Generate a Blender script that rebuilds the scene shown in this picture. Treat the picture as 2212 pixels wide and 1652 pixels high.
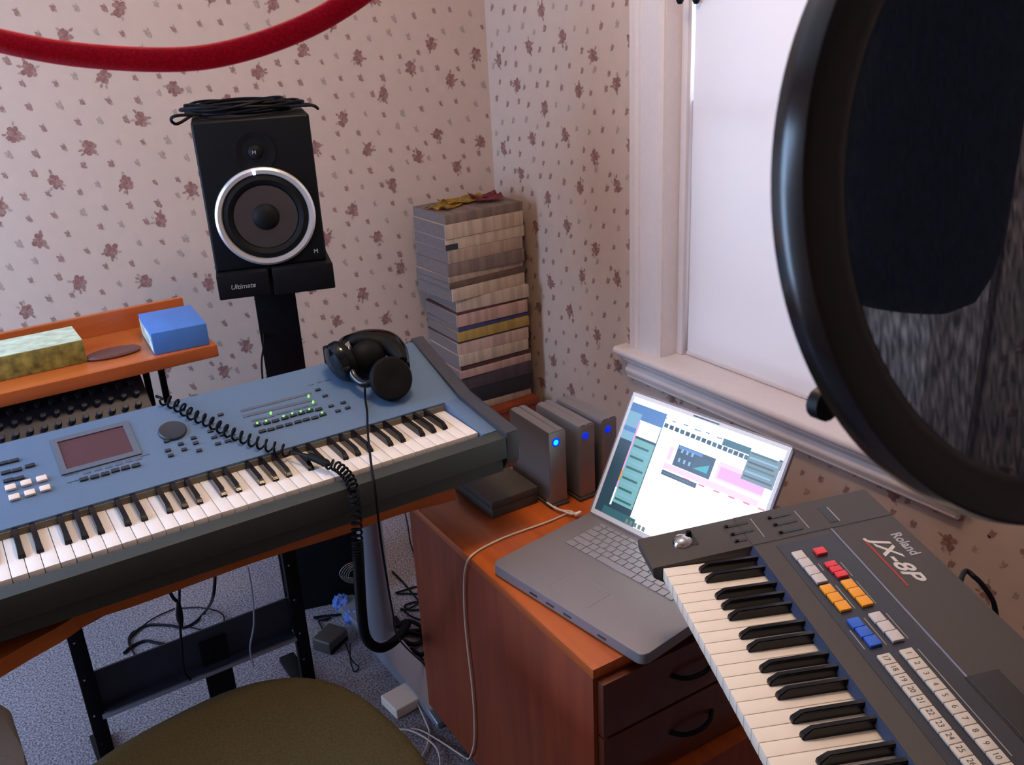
import bpy, bmesh, math, random
from mathutils import Vector, Matrix
from math import sin, cos, pi, radians, sqrt
random.seed(7)
for o in list(bpy.data.objects): bpy.data.objects.remove(o)
S = bpy.context.scene
COL = S.collection

# ------------------------------------------------------------------ camera
FPX, PITCH, ROLL, WYAW, CH = 2015.8, .386, -.0524, .5696, 1.64
def _m(v):
    return Vector((v[0]*cos(WYAW)+v[1]*sin(WYAW), -v[0]*sin(WYAW)+v[1]*cos(WYAW), v[2]))
cF = _m((0, cos(PITCH), -sin(PITCH)))
cR = _m((cos(ROLL), sin(ROLL)*sin(PITCH), sin(ROLL)*cos(PITCH)))
cU = _m((-sin(ROLL), cos(ROLL)*sin(PITCH), cos(ROLL)*cos(PITCH)))
CP = Vector((0, 0, CH))
cam_d = bpy.data.cameras.new('camera'); cam = bpy.data.objects.new('camera', cam_d); COL.objects.link(cam)
cam.matrix_world = Matrix(((cR.x, cU.x, -cF.x, 0), (cR.y, cU.y, -cF.y, 0), (cR.z, cU.z, -cF.z, CH), (0, 0, 0, 1)))
cam_d.sensor_fit = 'HORIZONTAL'; cam_d.sensor_width = 36; cam_d.lens = FPX/2212*36
cam_d.clip_start = .02; cam_d.clip_end = 50
cam_d.dof.use_dof = True; cam_d.dof.focus_distance = 1.45; cam_d.dof.aperture_fstop = 38
S.camera = cam

def ray(x, y): return cF + cR*((x-1106)/FPX) - cU*((y-826)/FPX)
def AZ(x, y, v): d = ray(x, y); return CP + d*((v-CH)/d.z)      # the point seen at a pixel, on the level z = v
def AX(x, y, v): d = ray(x, y); return CP + d*(v/d.x)
def AY(x, y, v): d = ray(x, y); return CP + d*(v/d.y)
def APL(x, y, p0, n): d = ray(x, y); return CP + d*((p0-CP).dot(n)/d.dot(n))
def AD(x, y, dist): return CP + ray(x, y)*dist

# ------------------------------------------------------------------ view, world, lights
S.view_settings.view_transform = 'Standard'; S.view_settings.look = 'None'
S.view_settings.exposure = 0.45; S.view_settings.gamma = 1; S.view_settings.use_curve_mapping = False
W = bpy.data.worlds.new('daylight'); S.world = W; W.use_nodes = True
W.node_tree.nodes['Background'].inputs[0].default_value = (.72, .84, 1, 1)
W.node_tree.nodes['Background'].inputs[1].default_value = 1.3
WS = 2.9/2.45
XW, YW, XL, YF, HC = 1.5432*WS, 2.90, -.88, -1.45, 2.5             # right wall, back wall, left wall, near wall, ceiling
def area(name, loc, aim, sx, sy, power, color):
    d = bpy.data.lights.new(name, 'AREA'); d.shape = 'RECTANGLE'; d.size = sx; d.size_y = sy
    d.energy = power; d.color = color
    o = bpy.data.objects.new(name, d); COL.objects.link(o); o.location = loc
    o.rotation_euler = (Vector(aim)-Vector(loc)).to_track_quat('-Z', 'Y').to_euler(); return o
area('daylight_left_window', (XL-.10, 2.0, 1.2), (1, 1.62, .72), .9, 1.7, 40, (.43, .64, 1))
area('daylight_right_window', (XW+.22, 1.35, 1.4), (-2, 1.35, 1.3), 1.0, 1.5, 6, (.92, .90, 1))
ld = bpy.data.lights.new('ceiling_bulb', 'POINT'); ld.energy = 23; ld.color = (1, .68, .42); ld.shadow_soft_size = .12
lo = bpy.data.objects.new('ceiling_bulb', ld); COL.objects.link(lo); lo.location = (.72, 1.30, 2.36)

# ------------------------------------------------------------------ materials
def mat(name, col, rough=.5, metal=0, emit=None, es=1, noise=0, nscale=60, bump=0, bscale=200, spec=.5, coat=0):
    m = bpy.data.materials.new(name); m.use_nodes = True; nt = m.node_tree; b = nt.nodes['Principled BSDF']
    b.inputs['Base Color'].default_value = (*col, 1); b.inputs['Roughness'].default_value = rough
    b.inputs['Metallic'].default_value = metal; b.inputs['Specular IOR Level'].default_value = spec
    b.inputs['Coat Weight'].default_value = coat
    if emit: b.inputs['Emission Color'].default_value = (*emit, 1); b.inputs['Emission Strength'].default_value = es
    if noise or bump:
        tc = nt.nodes.new('ShaderNodeTexCoord')
    if noise:
        n = nt.nodes.new('ShaderNodeTexNoise'); n.inputs['Scale'].default_value = nscale; n.inputs['Detail'].default_value = 4
        r = nt.nodes.new('ShaderNodeValToRGB')
        r.color_ramp.elements[0].position = .3; r.color_ramp.elements[1].position = .7
        r.color_ramp.elements[0].color = (*[max(0, c*(1-noise)) for c in col], 1)
        r.color_ramp.elements[1].color = (*[min(1, c*(1+noise)) for c in col], 1)
        nt.links.new(tc.outputs['Object'], n.inputs['Vector']); nt.links.new(n.outputs['Fac'], r.inputs[0])
        nt.links.new(r.outputs[0], b.inputs['Base Color'])
    if bump:
        n2 = nt.nodes.new('ShaderNodeTexNoise'); n2.inputs['Scale'].default_value = bscale
        bp = nt.nodes.new('ShaderNodeBump'); bp.inputs['Strength'].default_value = bump; bp.inputs['Distance'].default_value = .004
        nt.links.new(tc.outputs['Object'], n2.inputs['Vector']); nt.links.new(n2.outputs['Fac'], bp.inputs['Height'])
        nt.links.new(bp.outputs[0], b.inputs['Normal'])
    return m
def wood(name, c1, c2, rough=.35, axis=1, coat=.3):
    m = bpy.data.materials.new(name); m.use_nodes = True; nt = m.node_tree; b = nt.nodes['Principled BSDF']
    b.inputs['Roughness'].default_value = rough; b.inputs['Coat Weight'].default_value = coat; b.inputs['Coat Roughness'].default_value = .2
    tc = nt.nodes.new('ShaderNodeTexCoord'); mp = nt.nodes.new('ShaderNodeMapping')
    sc = [22, 22, 22]; sc[axis] = 1.6; mp.inputs['Scale'].default_value = sc
    n = nt.nodes.new('ShaderNodeTexNoise'); n.inputs['Scale'].default_value = 1.5; n.inputs['Detail'].default_value = 5; n.inputs['Distortion'].default_value = .5
    r = nt.nodes.new('ShaderNodeValToRGB'); r.color_ramp.elements[0].position = .3; r.color_ramp.elements[1].position = .72
    r.color_ramp.elements[0].color = (*c1, 1); r.color_ramp.elements[1].color = (*c2, 1)
    for a, c in ((tc.outputs['Object'], mp.inputs[0]), (mp.outputs[0], n.inputs['Vector']), (n.outputs['Fac'], r.inputs[0]), (r.outputs[0], b.inputs['Base Color'])): nt.links.new(a, c)
    return m
M = {}
M['paper'] = mat('wallpaper_ground', (.55, .428, .368), .75, noise=.02, nscale=30)
M['rose'] = mat('wallpaper_rose', (.26, .125, .11), .8, noise=.3, nscale=160)
M['bud'] = mat('wallpaper_bud', (.31, .18, .155), .8, noise=.25, nscale=160)
M['leaf'] = mat('wallpaper_leaf', (.38, .30, .255), .8, noise=.2, nscale=160)
M['trim'] = mat('trim_paint', (.73, .66, .66), .35, noise=.02)
M['ceil'] = mat('ceiling_paint', (.8, .78, .74), .9)
M['blackm'] = mat('black_metal', (.006, .006, .008), .5, spec=.12, noise=.2, nscale=40)
M['blackp'] = mat('black_plastic', (.004, .005, .007), .45, spec=.18)
M['blackg'] = mat('black_gloss', (.003, .004, .007), .14, spec=.45)
M['rubber'] = mat('black_rubber', (.005, .005, .006), .6, spec=.15)
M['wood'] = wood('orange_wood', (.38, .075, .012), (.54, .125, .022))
M['woodx'] = wood('orange_wood_lengthwise', (.36, .085, .018), (.50, .135, .028), axis=0)
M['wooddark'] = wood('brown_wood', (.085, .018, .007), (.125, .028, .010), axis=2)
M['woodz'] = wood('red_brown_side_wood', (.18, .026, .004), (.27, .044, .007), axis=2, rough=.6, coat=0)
M['olive'] = mat('olive_upholstery', (.062, .052, .022), .85, spec=.2, noise=.25, nscale=300, bump=.2, bscale=900)
M['brownup'] = mat('grey_brown_vinyl', (.06, .05, .045), .6, noise=.15, nscale=200)
M['korg'] = mat('blue_grey_panel', (.108, .185, .31), .45, noise=.04, nscale=300, metal=.15)
M['korgdark'] = mat('dark_green_grey_case', (.032, .042, .043), .55, noise=.08, nscale=200)
M['korgcheek'] = mat('dark_navy_cheek', (.040, .045, .065), .45)
M['felt'] = mat('tan_felt_strip', (.16, .14, .11), .9)
M['white'] = mat('white_key_plastic', (.86, .81, .77), .30, coat=.2)
M['cream'] = mat('cream_key_plastic', (.87, .78, .66), .32, coat=.2)
M['blackkey'] = mat('black_key_plastic', (.005, .004, .006), .16, spec=.35)
M['lcd'] = mat('burgundy_lcd', (.085, .035, .045), .22)
M['creambtn'] = mat('cream_button', (.80, .68, .60), .45)
M['darkbtn'] = mat('dark_button', (.02, .026, .04), .5)
M['greybtn'] = mat('slate_print', (.095, .12, .17), .6)
M['ledg'] = mat('green_led', (.2, .8, .1), .4, emit=(.25, .9, .12), es=.9)
M['jx'] = mat('charcoal_case', (.052, .045, .042), .52, noise=.10, nscale=500)
M['jxnavy'] = mat('dark_navy_panel', (.022, .026, .038), .35)
M['jxreflect'] = mat('edge_strip_blue_reflection', (.030, .045, .095), .35)  # blue reflection of the window painted into the strip's colour
M['jxline'] = mat('pale_blue_line', (.20, .24, .36), .5)
M['jxblack'] = mat('black_recess', (.012, .015, .015), .25)
M['wbtn'] = mat('pale_grey_button', (.60, .56, .56), .45)
M['ybtn'] = mat('beige_button', (.60, .55, .48), .5)
M['redbtn'] = mat('red_button', (.80, .04, .06), .4)
M['orabtn'] = mat('orange_button', (.90, .36, .02), .4)
M['blubtn'] = mat('blue_button', (.02, .12, .62), .4)
M['print'] = mat('pale_print', (.62, .58, .54), .5)
M['printgrey'] = mat('grey_print', (.36, .35, .36), .5)
M['printred'] = mat('red_print', (.42, .03, .03), .5)
M['printdark'] = mat('dark_print', (.05, .05, .05), .5)
M['chrome'] = mat('chrome', (.65, .65, .68), .12, metal=1)
M['alu'] = mat('aluminium', (.25, .238, .265), .52, metal=.4, noise=.04, nscale=400)
M['bezel_glow'] = mat('lid_frame_screen_glow', (.78, .78, .80), .4)  # lid bezel coloured pale to carry the glow of the bright screen
M['aludark'] = mat('drive_aluminium', (.27, .26, .28), .42, metal=.7)
M['key_alu'] = mat('silver_key_plastic', (.33, .32, .36), .4, metal=.3)
M['silver'] = mat('silver_paint', (.34, .37, .45), .35, metal=.5)
M['ring'] = mat('woofer_ring_silver', (.62, .62, .64), .3, metal=.6)
M['cone'] = mat('brushed_cone', (.19, .19, .21), .26, metal=.95)
M['ledw'] = mat('white_blue_led', (.5, .6, 1), .4, emit=(.45, .55, 1), es=6)
M['ledb'] = mat('blue_led', (0, .05, .8), .4, emit=(.0, .02, .8), es=.5)
M['ledc'] = mat('cyan_led', (0, .6, .9), .4, emit=(.0, .55, .8), es=1.2)
M['whitecord'] = mat('white_cable', (.70, .60, .52), .5)
M['brick'] = mat('white_adapter', (.80, .72, .62), .4)
M['blackcord'] = mat('black_cable', (.006, .006, .009), .5, spec=.12)
M['red'] = mat('red_braided_cord', (.88, .008, .05), .8, spec=.2, noise=.25, nscale=900, bump=.3, bscale=1500)
M['blue_box'] = mat('blue_carton', (.055, .19, .60), .5, noise=.08, nscale=25)
M['floral'] = mat('pale_floral_carton', (.50, .60, .52), .6, noise=.45, nscale=45)
M['yelbox'] = mat('yellow_green_carton', (.22, .20, .05), .6, noise=.6, nscale=50)
M['palebox'] = mat('pale_green_carton', (.50, .62, .50), .6, noise=.25, nscale=40)
M['oval'] = mat('plum_brown_plastic', (.12, .05, .05), .5)
M['mixer'] = mat('slate_mixer', (.018, .024, .045), .5, noise=.15, nscale=50)
M['bluebag'] = mat('blue_plastic', (.10, .20, .60), .35)
M['yellowp'] = mat('yellow_print', (.55, .35, .06), .6, noise=.5, nscale=60)

def carpet():
    m = bpy.data.materials.new('carpet'); m.use_nodes = True; nt = m.node_tree; b = nt.nodes['Principled BSDF']; b.inputs['Roughness'].default_value = .95
    tc = nt.nodes.new('ShaderNodeTexCoord'); n = nt.nodes.new('ShaderNodeTexNoise'); n.inputs['Scale'].default_value = 190; n.inputs['Detail'].default_value = 3
    r = nt.nodes.new('ShaderNodeValToRGB'); r.color_ramp.elements[0].position = .36; r.color_ramp.elements[1].position = .64
    r.color_ramp.elements[0].color = (.085, .075, .088, 1); r.color_ramp.elements[1].color = (.36, .33, .38, 1)
    bp = nt.nodes.new('ShaderNodeBump'); bp.inputs['Strength'].default_value = .6; bp.inputs['Distance'].default_value = .006
    for a, c in ((tc.outputs['Object'], n.inputs['Vector']), (n.outputs['Fac'], r.inputs[0]), (r.outputs[0], b.inputs['Base Color']), (n.outputs['Fac'], bp.inputs['Height']), (bp.outputs[0], b.inputs['Normal'])): nt.links.new(a, c)
    return m
M['carpet'] = carpet()
def shade_mat():
    m = bpy.data.materials.new('white_roller_fabric'); m.use_nodes = True; nt = m.node_tree; nt.nodes.remove(nt.nodes['Principled BSDF'])
    out = nt.nodes['Material Output']; d = nt.nodes.new('ShaderNodeBsdfDiffuse'); t = nt.nodes.new('ShaderNodeBsdfTranslucent'); mx = nt.nodes.new('ShaderNodeMixShader')
    d.inputs[0].default_value = (.84, .82, .86, 1); t.inputs[0].default_value = (.80, .78, .84, 1); mx.inputs[0].default_value = .09
    nt.links.new(d.outputs[0], mx.inputs[1]); nt.links.new(t.outputs[0], mx.inputs[2]); nt.links.new(mx.outputs[0], out.inputs[0]); return m
M['shade'] = shade_mat()
def mesh_mat():
    m = bpy.data.materials.new('black_nylon_mesh'); m.use_nodes = True; nt = m.node_tree; nt.nodes.remove(nt.nodes['Principled BSDF'])
    out = nt.nodes['Material Output']; d = nt.nodes.new('ShaderNodeBsdfDiffuse'); d.inputs[0].default_value = (.035, .052, .09, 1)
    t = nt.nodes.new('ShaderNodeBsdfTransparent'); mx = nt.nodes.new('ShaderNodeMixShader')
    tc = nt.nodes.new('ShaderNodeTexCoord'); mp = nt.nodes.new('ShaderNodeMapping'); mp.inputs['Scale'].default_value = (1900, 900, 1)
    n = nt.nodes.new('ShaderNodeTexNoise'); n.inputs['Scale'].default_value = 1; n.inputs['Detail'].default_value = 1
    r = nt.nodes.new('ShaderNodeMapRange'); r.inputs[1].default_value = .35; r.inputs[2].default_value = .65; r.inputs[3].default_value = .13; r.inputs[4].default_value = .42
    for a, c in ((tc.outputs['Object'], mp.inputs[0]), (mp.outputs[0], n.inputs['Vector']), (n.outputs['Fac'], r.inputs[0]), (r.outputs[0], mx.inputs[0]), (d.outputs[0], mx.inputs[1]), (t.outputs[0], mx.inputs[2]), (mx.outputs[0], out.inputs[0])): nt.links.new(a, c)
    return m
M['mesh'] = mesh_mat()
def glass_mat():
    m = bpy.data.materials.new('window_glass'); m.use_nodes = True; nt = m.node_tree; nt.nodes.remove(nt.nodes['Principled BSDF'])
    out = nt.nodes['Material Output']; t = nt.nodes.new('ShaderNodeBsdfTransparent'); g = nt.nodes.new('ShaderNodeBsdfGlossy'); g.inputs['Roughness'].default_value = .05
    mx = nt.nodes.new('ShaderNodeMixShader'); mx.inputs[0].default_value = .05
    nt.links.new(t.outputs[0], mx.inputs[1]); nt.links.new(g.outputs[0], mx.inputs[2]); nt.links.new(mx.outputs[0], out.inputs[0]); return m
M['glass'] = glass_mat()
def screen_m(name, col, e): return mat(name, (.02, .02, .02), .3, emit=col, es=e)
M['s_white'] = screen_m('screen_white', (.90, 1, .92), 1.15)
M['s_blue'] = screen_m('screen_blue', (.10, .25, .60), 0.65)
M['s_lblue'] = screen_m('screen_pale_blue', (.25, .50, .70), 0.65)
M['s_teal'] = screen_m('screen_teal', (.03, .13, .16), 0.65)
M['s_dteal'] = screen_m('screen_dark_teal', (.015, .05, .08), 0.72)
M['s_mint'] = screen_m('screen_mint', (.20, .50, .52), 0.65)
M['s_pink'] = screen_m('screen_pink', (.88, .42, .80), 0.68)
M['s_lpink'] = screen_m('screen_pale_pink', (.95, .62, .82), .74)
M['s_black'] = screen_m('screen_dark_window', (.015, .035, .07), 0.72)
M['s_grey'] = screen_m('screen_grey_window', (.16, .22, .22), 0.72)
M['s_red'] = screen_m('screen_red_line', (.85, .15, .25), 0.65)
M['s_orange'] = screen_m('screen_orange', (.9, .35, .1), 0.65)
M['s_cyan'] = screen_m('screen_cyan', (.02, .40, .45), 0.72)

# ------------------------------------------------------------------ mesh helpers
class MB:
    """collects shapes, then links them as ONE mesh object"""
    def __init__(s, X=None): s.bm = bmesh.new(); s.mats = []; s.X = X or Matrix.Identity(4)
    def mi(s, m):
        if m is None: return 0
        if m not in s.mats: s.mats.append(m)
        return s.mats.index(m)
    def box(s, x0, x1, y0, y1, z0, z1, m=None, bev=0, X=None, seg=2):
        b = bmesh.new()
        vs = [b.verts.new((x, y, z)) for x in (x0, x1) for y in (y0, y1) for z in (z0, z1)]
        for f in ((0, 1, 3, 2), (4, 6, 7, 5), (0, 4, 5, 1), (2, 3, 7, 6), (0, 2, 6, 4), (1, 5, 7, 3)): b.faces.new([vs[i] for i in f])
        if bev: bmesh.ops.bevel(b, geom=list(b.edges), offset=bev, segments=seg, affect='EDGES', profile=.6)
        return s.add(b, m, X)
    def add(s, b, m=None, X=None):
        bmesh.ops.recalc_face_normals(b, faces=list(b.faces))
        T = s.X @ (X or Matrix.Identity(4)); i = s.mi(m); mp = {}
        for v in b.verts: mp[v] = s.bm.verts.new(T @ v.co)
        for f in b.faces:
            try: g = s.bm.faces.new([mp[v] for v in f.verts]); g.material_index = i
            except ValueError: pass
        b.free(); return s
    def prism(s, pts, x0, x1, m=None, bev=0, X=None):      # profile (y, z) swept along x
        b = bmesh.new(); a = [b.verts.new((x0, y, z)) for y, z in pts]; c = [b.verts.new((x1, y, z)) for y, z in pts]
        b.faces.new(a); b.faces.new(c[::-1]); n = len(pts)
        for i in range(n): b.faces.new((a[i], c[i], c[(i+1) % n], a[(i+1) % n]))
        if bev: bmesh.ops.bevel(b, geom=list(b.edges), offset=bev, segments=2, affect='EDGES', profile=.6)
        return s.add(b, m, X)
    def poly(s, pts, z0, z1, m=None, bev=0, X=None):       # outline (x, y) raised along z
        b = bmesh.new(); a = [b.verts.new((x, y, z0)) for x, y in pts]; c = [b.verts.new((x, y, z1)) for x, y in pts]
        b.faces.new(a[::-1]); b.faces.new(c); n = len(pts)
        for i in range(n): b.faces.new((a[i], a[(i+1) % n], c[(i+1) % n], c[i]))
        if bev: bmesh.ops.bevel(b, geom=[e for e in b.edges if abs(e.verts[0].co.z-e.verts[1].co.z) < 1e-7], offset=bev, segments=3, affect='EDGES', profile=.6)
        return s.add(b, m, X)
    def lathe(s, prof, m=None, X=None, n=40, ax=1, ay=1):  # profile (r, z) around z
        b = bmesh.new(); rings = []
        for r, z in prof:
            rings.append([b.verts.new((ax*max(r, 1e-5)*cos(2*pi*k/n), ay*max(r, 1e-5)*sin(2*pi*k/n), z)) for k in range(n)])
        for p, q in zip(rings, rings[1:]):
            for k in range(n): b.faces.new((p[k], p[(k+1) % n], q[(k+1) % n], q[k]))
        if prof[0][0] > 1e-4: b.faces.new(rings[0][::-1])
        if prof[-1][0] > 1e-4: b.faces.new(rings[-1])
        return s.add(b, m, X)
    def ringlathe(s, prof, m=None, X=None, n=64):          # closed profile (r, z) around z
        b = bmesh.new(); rings = [[b.verts.new((r*cos(2*pi*k/n), r*sin(2*pi*k/n), z)) for k in range(n)] for r, z in prof]
        for i in range(len(prof)):
            p, q = rings[i], rings[(i+1) % len(prof)]
            for k in range(n): b.faces.new((p[k], p[(k+1) % n], q[(k+1) % n], q[k]))
        return s.add(b, m, X)
    def tube(s, pts, r, m=None, n=10, X=None, cap=True):
        pts = [Vector(p) for p in pts]; b = bmesh.new(); rings = []; up = Vector((0, 0, 1)); prev = None
        for i, p in enumerate(pts):
            t = (pts[min(i+1, len(pts)-1)]-pts[max(i-1, 0)]).normalized()
            if prev is None: a = t.cross(up if abs(t.z) < .9 else Vector((1, 0, 0))).normalized()
            else: a = (prev - t*prev.dot(t)).normalized()
            prev = a; c = t.cross(a); rr = r[i] if isinstance(r, (list, tuple)) else r
            rings.append([b.verts.new(p + (a*cos(2*pi*k/n)+c*sin(2*pi*k/n))*rr) for k in range(n)])
        for p, q in zip(rings, rings[1:]):
            for k in range(n): b.faces.new((p[k], p[(k+1) % n], q[(k+1) % n], q[k]))
        if cap: b.faces.new(rings[0][::-1]); b.faces.new(rings[-1])
        return s.add(b, m, X)
    def build(s, name, m=None, parent=None, smooth=True, matrix=None):
        me = bpy.data.meshes.new(name); s.bm.to_mesh(me); s.bm.free()
        ms = s.mats if s.mats else [m]
        for k in ms: me.materials.append(M[k] if isinstance(k, str) else k)
        if smooth:
            for p in me.polygons: p.use_smooth = True
            try: me.set_sharp_from_angle(angle=radians(38))
            except Exception: pass
        o = bpy.data.objects.new(name, me); COL.objects.link(o)
        if parent: o.parent = parent
        if matrix is not None: o.matrix_local = matrix
        return o
def smoothpts(P, n=10):                                    # Catmull-Rom through the points
    P = [Vector(p) for p in P]; Q = [2*P[0]-P[1]]+P+[2*P[-1]-P[-2]]; out = []
    for i in range(1, len(Q)-2):
        for k in range(n):
            t = k/n; a, b, c, d = Q[i-1:i+3]
            out.append(.5*((2*b)+(c-a)*t+(2*a-5*b+4*c-d)*t*t+(3*b-a-3*c+d)*t**3))
    return out+[P[-1]]
def coil(pts, R, pitch, per=12):                           # helix around a path
    pts = smoothpts(pts, 12); out = []; ph = 0; prev = None
    L = [0]
    for a, b in zip(pts, pts[1:]): L.append(L[-1]+(b-a).length)
    N = int(L[-1]/pitch*per); j = 0
    for k in range(N):
        s = L[-1]*k/N
        while j < len(L)-2 and L[j+1] < s: j += 1
        t = (s-L[j])/max(1e-9, L[j+1]-L[j]); p = pts[j].lerp(pts[j+1], t); d = (pts[j+1]-pts[j]).normalized()
        a = d.cross(Vector((.3, .1, 1))).normalized() if prev is None else (prev-d*prev.dot(d)).normalized(); prev = a
        c = d.cross(a); ph = 2*pi*k/per; out.append(p+(a*cos(ph)+c*sin(ph))*R)
    return out
def tag(o, label, cat, group=None, kind=None):
    o['label'] = label; o['category'] = cat
    if group: o['group'] = group
    if kind: o['kind'] = kind
    return o
def thing(name, label, cat, loc=(0, 0, 0), rz=0, group=None):
    o = bpy.data.objects.new(name, None); COL.objects.link(o); o.empty_display_size = .05
    o.location = loc; o.rotation_euler = (0, 0, rz); return tag(o, label, cat, group)
def struct(o): o['kind'] = 'structure'; return o
def dup(o, parent, **kw):
    c = o.copy(); COL.objects.link(c); c.parent = parent
    for k, v in kw.items(): setattr(c, k, v)
    return c
def basis(o, x, y, z):
    return Matrix(((x.x, y.x, z.x, o.x), (x.y, y.y, z.y, o.y), (x.z, y.z, z.z, o.z), (0, 0, 0, 1)))
def text_mesh(txt, size, shear=0, ext=.0003, bold=0):
    c = bpy.data.curves.new('t', 'FONT'); c.body = txt; c.size = size; c.shear = shear; c.extrude = ext; c.offset = bold; c.resolution_u = 3
    o = bpy.data.objects.new('t', c); COL.objects.link(o); bpy.context.view_layer.update()
    me = bpy.data.meshes.new_from_object(o.evaluated_get(bpy.context.evaluated_depsgraph_get()))
    bpy.data.objects.remove(o); return me
def text_obj(name, txt, size, m, parent, mtx, **k):
    me = text_mesh(txt, size, **k); me.materials.clear(); me.materials.append(M[m])
    o = bpy.data.objects.new(name, me); COL.objects.link(o); o.parent = parent; o.matrix_local = mtx; return o

# ================================================================== THE ROOM
# window opening in the right wall
wy_out_l = AX(1372, 600, XW).y; wy_in_l = AX(1434, 500, XW).y
rev_x = AY(1465, 500, wy_in_l).x                        # depth of the reveal
wy_out_r = AX(2088, 1125, XW-.01).y + .02
cw = wy_out_l-wy_in_l; wy_in_r = wy_out_r+cw
sill_z = AX(1420, 786, XW-.05).z; win_top = 2.18
def wall_box(name, boxes, m='paper'):
    b = MB()
    for q in boxes: b.box(*q, m)
    return b
def motif(b, cx, cz, r, put, kind, rng):
    """a printed rosebud: a few overlapping petals (flat shapes, 0.3 mm proud of the paper)"""
    def blob(x, z, rx, rz, rot, m, lift):
        n = 8; bb = bmesh.new(); vs = []; lift += .0002+rng.uniform(0, .0004)
        for k in range(n):
            t = 2*pi*k/n; w = 1+rng.uniform(-.22, .22); u, v = rx*w*cos(t), rz*w*sin(t)
            vs.append(bb.verts.new(put(x+u*cos(rot)-v*sin(rot), z+u*sin(rot)+v*cos(rot), lift)))
        bb.faces.new(vs); i = b.mi(m); T = [b.bm.verts.new(v.co) for v in vs]; f = b.bm.faces.new(T); f.material_index = i; bb.free()
    if kind == 0:
        for k in range(7):
            a = k*.9+rng.uniform(-.3, .3); d = r*rng.uniform(.35, .62)
            blob(cx+d*cos(a)*.85, cz+d*sin(a)*1.05, r*.33, r*.27, a, 'rose' if k % 3 else 'bud', .0003+.00004*k)
        blob(cx, cz, r*.38, r*.42, 0, 'rose', .0002)
        for k in range(4):
            a = rng.uniform(0, 2*pi); blob(cx+r*cos(a)*.85, cz+r*sin(a)*1.0, r*.26, r*.13, a, 'leaf' if k % 2 else 'bud', .0001)
    else:
        m = 'bud' if kind == 1 else 'leaf'
        blob(cx, cz, r*.42, r*.55, rng.uniform(-.6, .6), m, .0003)
        blob(cx+r*.35, cz-r*.45, r*.26, r*.2, .7, m if rng.random() < .5 else 'leaf', .0002)
        blob(cx-r*.35, cz+r*.35, r*.26, r*.18, -.5, m, .0004)
        blob(cx+r*.1, cz+r*.6, r*.16, r*.22, 0, 'leaf', .0001)
BIG = [(x*WS, z*WS) for x, z in [(.583, .239), (.493, .174), (.428, .029), (.363, .120), (.273, .055), (.210, .170), (.146, .010), (.055, .194), (.000, .047)]]
TW, TH = .655*WS, .2485*WS
def paper_print(b, s0, s1, z0, z1, put, off, skip=None, seed=1):
    rng = random.Random(seed)
    small = []
    for i in range(11):
        for j in range(5):
            x = (i+.5*(j % 2)+.25)*TW/11; z = (j+.5)*TH/5
            x += rng.uniform(-.011, .011); z += rng.uniform(-.011, .011)
            if min(math.hypot(min(abs(x-bx), TW-abs(x-bx)), min(abs(z-bz), TH-abs(z-bz))) for bx, bz in BIG) > .036:
                small.append((x, z, rng.choice((1, 1, 2)), rng.uniform(.013, .019)))
    i0, i1 = int(math.floor((s0-off)/TW))-1, int(math.ceil((s1-off)/TW))+1
    for i in range(i0, i1):
        for j in range(-1, int(z1/TH)+1):
            for (x, z, k, r) in [(x, z, 0, .027) for x, z in BIG]+small:
                X, Z = off+i*TW+x, j*TH+z
                if s0+.012 < X < s1-.012 and z0+.02 < Z < z1-.02 and not (skip and skip(X, Z)):
                    motif(b, X, Z, r, put, k, rng)
# back wall
b = wall_box('wall_back', [(XL-.1, XW+.1, YW, YW+.1, 0, HC)])
paper_print(b, -1.1, XW, .1, 2.45, lambda x, z, l: (x, YW-l, z), .048*WS, seed=3)
struct(b.build('wall_back', smooth=False))
# right wall with its window opening
b = wall_box('wall_right', [(XW, XW+.1, wy_in_l, YW, 0, HC), (XW, XW+.1, YF-.1, wy_in_r, 0, HC), (XW, XW+.1, wy_in_r, wy_in_l, 0, sill_z-.02), (XW, XW+.1, wy_in_r, wy_in_l, win_top, HC)])
paper_print(b, -.35, YW, .1, 2.3, lambda y, z, l: (XW-l, y, z), 1.807*WS, skip=lambda y, z: wy_out_r-.01 < y < wy_out_l+.012 and z > sill_z-.09, seed=5)
struct(b.build('wall_right', smooth=False))
# left wall with a second window, near wall, ceiling, floor
b = wall_box('wall_left', [(XL-.1, XL, YF-.1, 1.5, 0, HC), (XL-.1, XL, 2.5, YW, 0, HC), (XL-.1, XL, 1.5, 2.5, 0, .22), (XL-.1, XL, 1.5, 2.5, 2.1, HC)])
struct(b.build('wall_left', smooth=False))
struct(wall_box('', [(XL-.1, XW+.1, YF-.1, YF, 0, HC)]).build('wall_front', smooth=False))
struct(MB().box(XL-.1, XW+.1, YF-.1, YW+.1, HC, HC+.08).build('ceiling', 'ceil', smooth=False))
struct(MB().box(XL-.1, XW+.1, YF-.1, YW+.1, -.08, 0).build('floor', 'carpet', smooth=False))
bb = [(-.012, 0), (0, 0), (0, .10), (-.006, .10), (-.012, .085)]
struct(MB(Matrix.Translation((0, YW, 0))).prism(bb, XL, XW).build('baseboard_back', 'trim'))
struct(MB(Matrix.Translation((XW, 0, 0)) @ Matrix.Rotation(-pi/2, 4, 'Z')).prism(bb, -(YW-.012), 1.45).build('baseboard_right', 'trim'))
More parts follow.
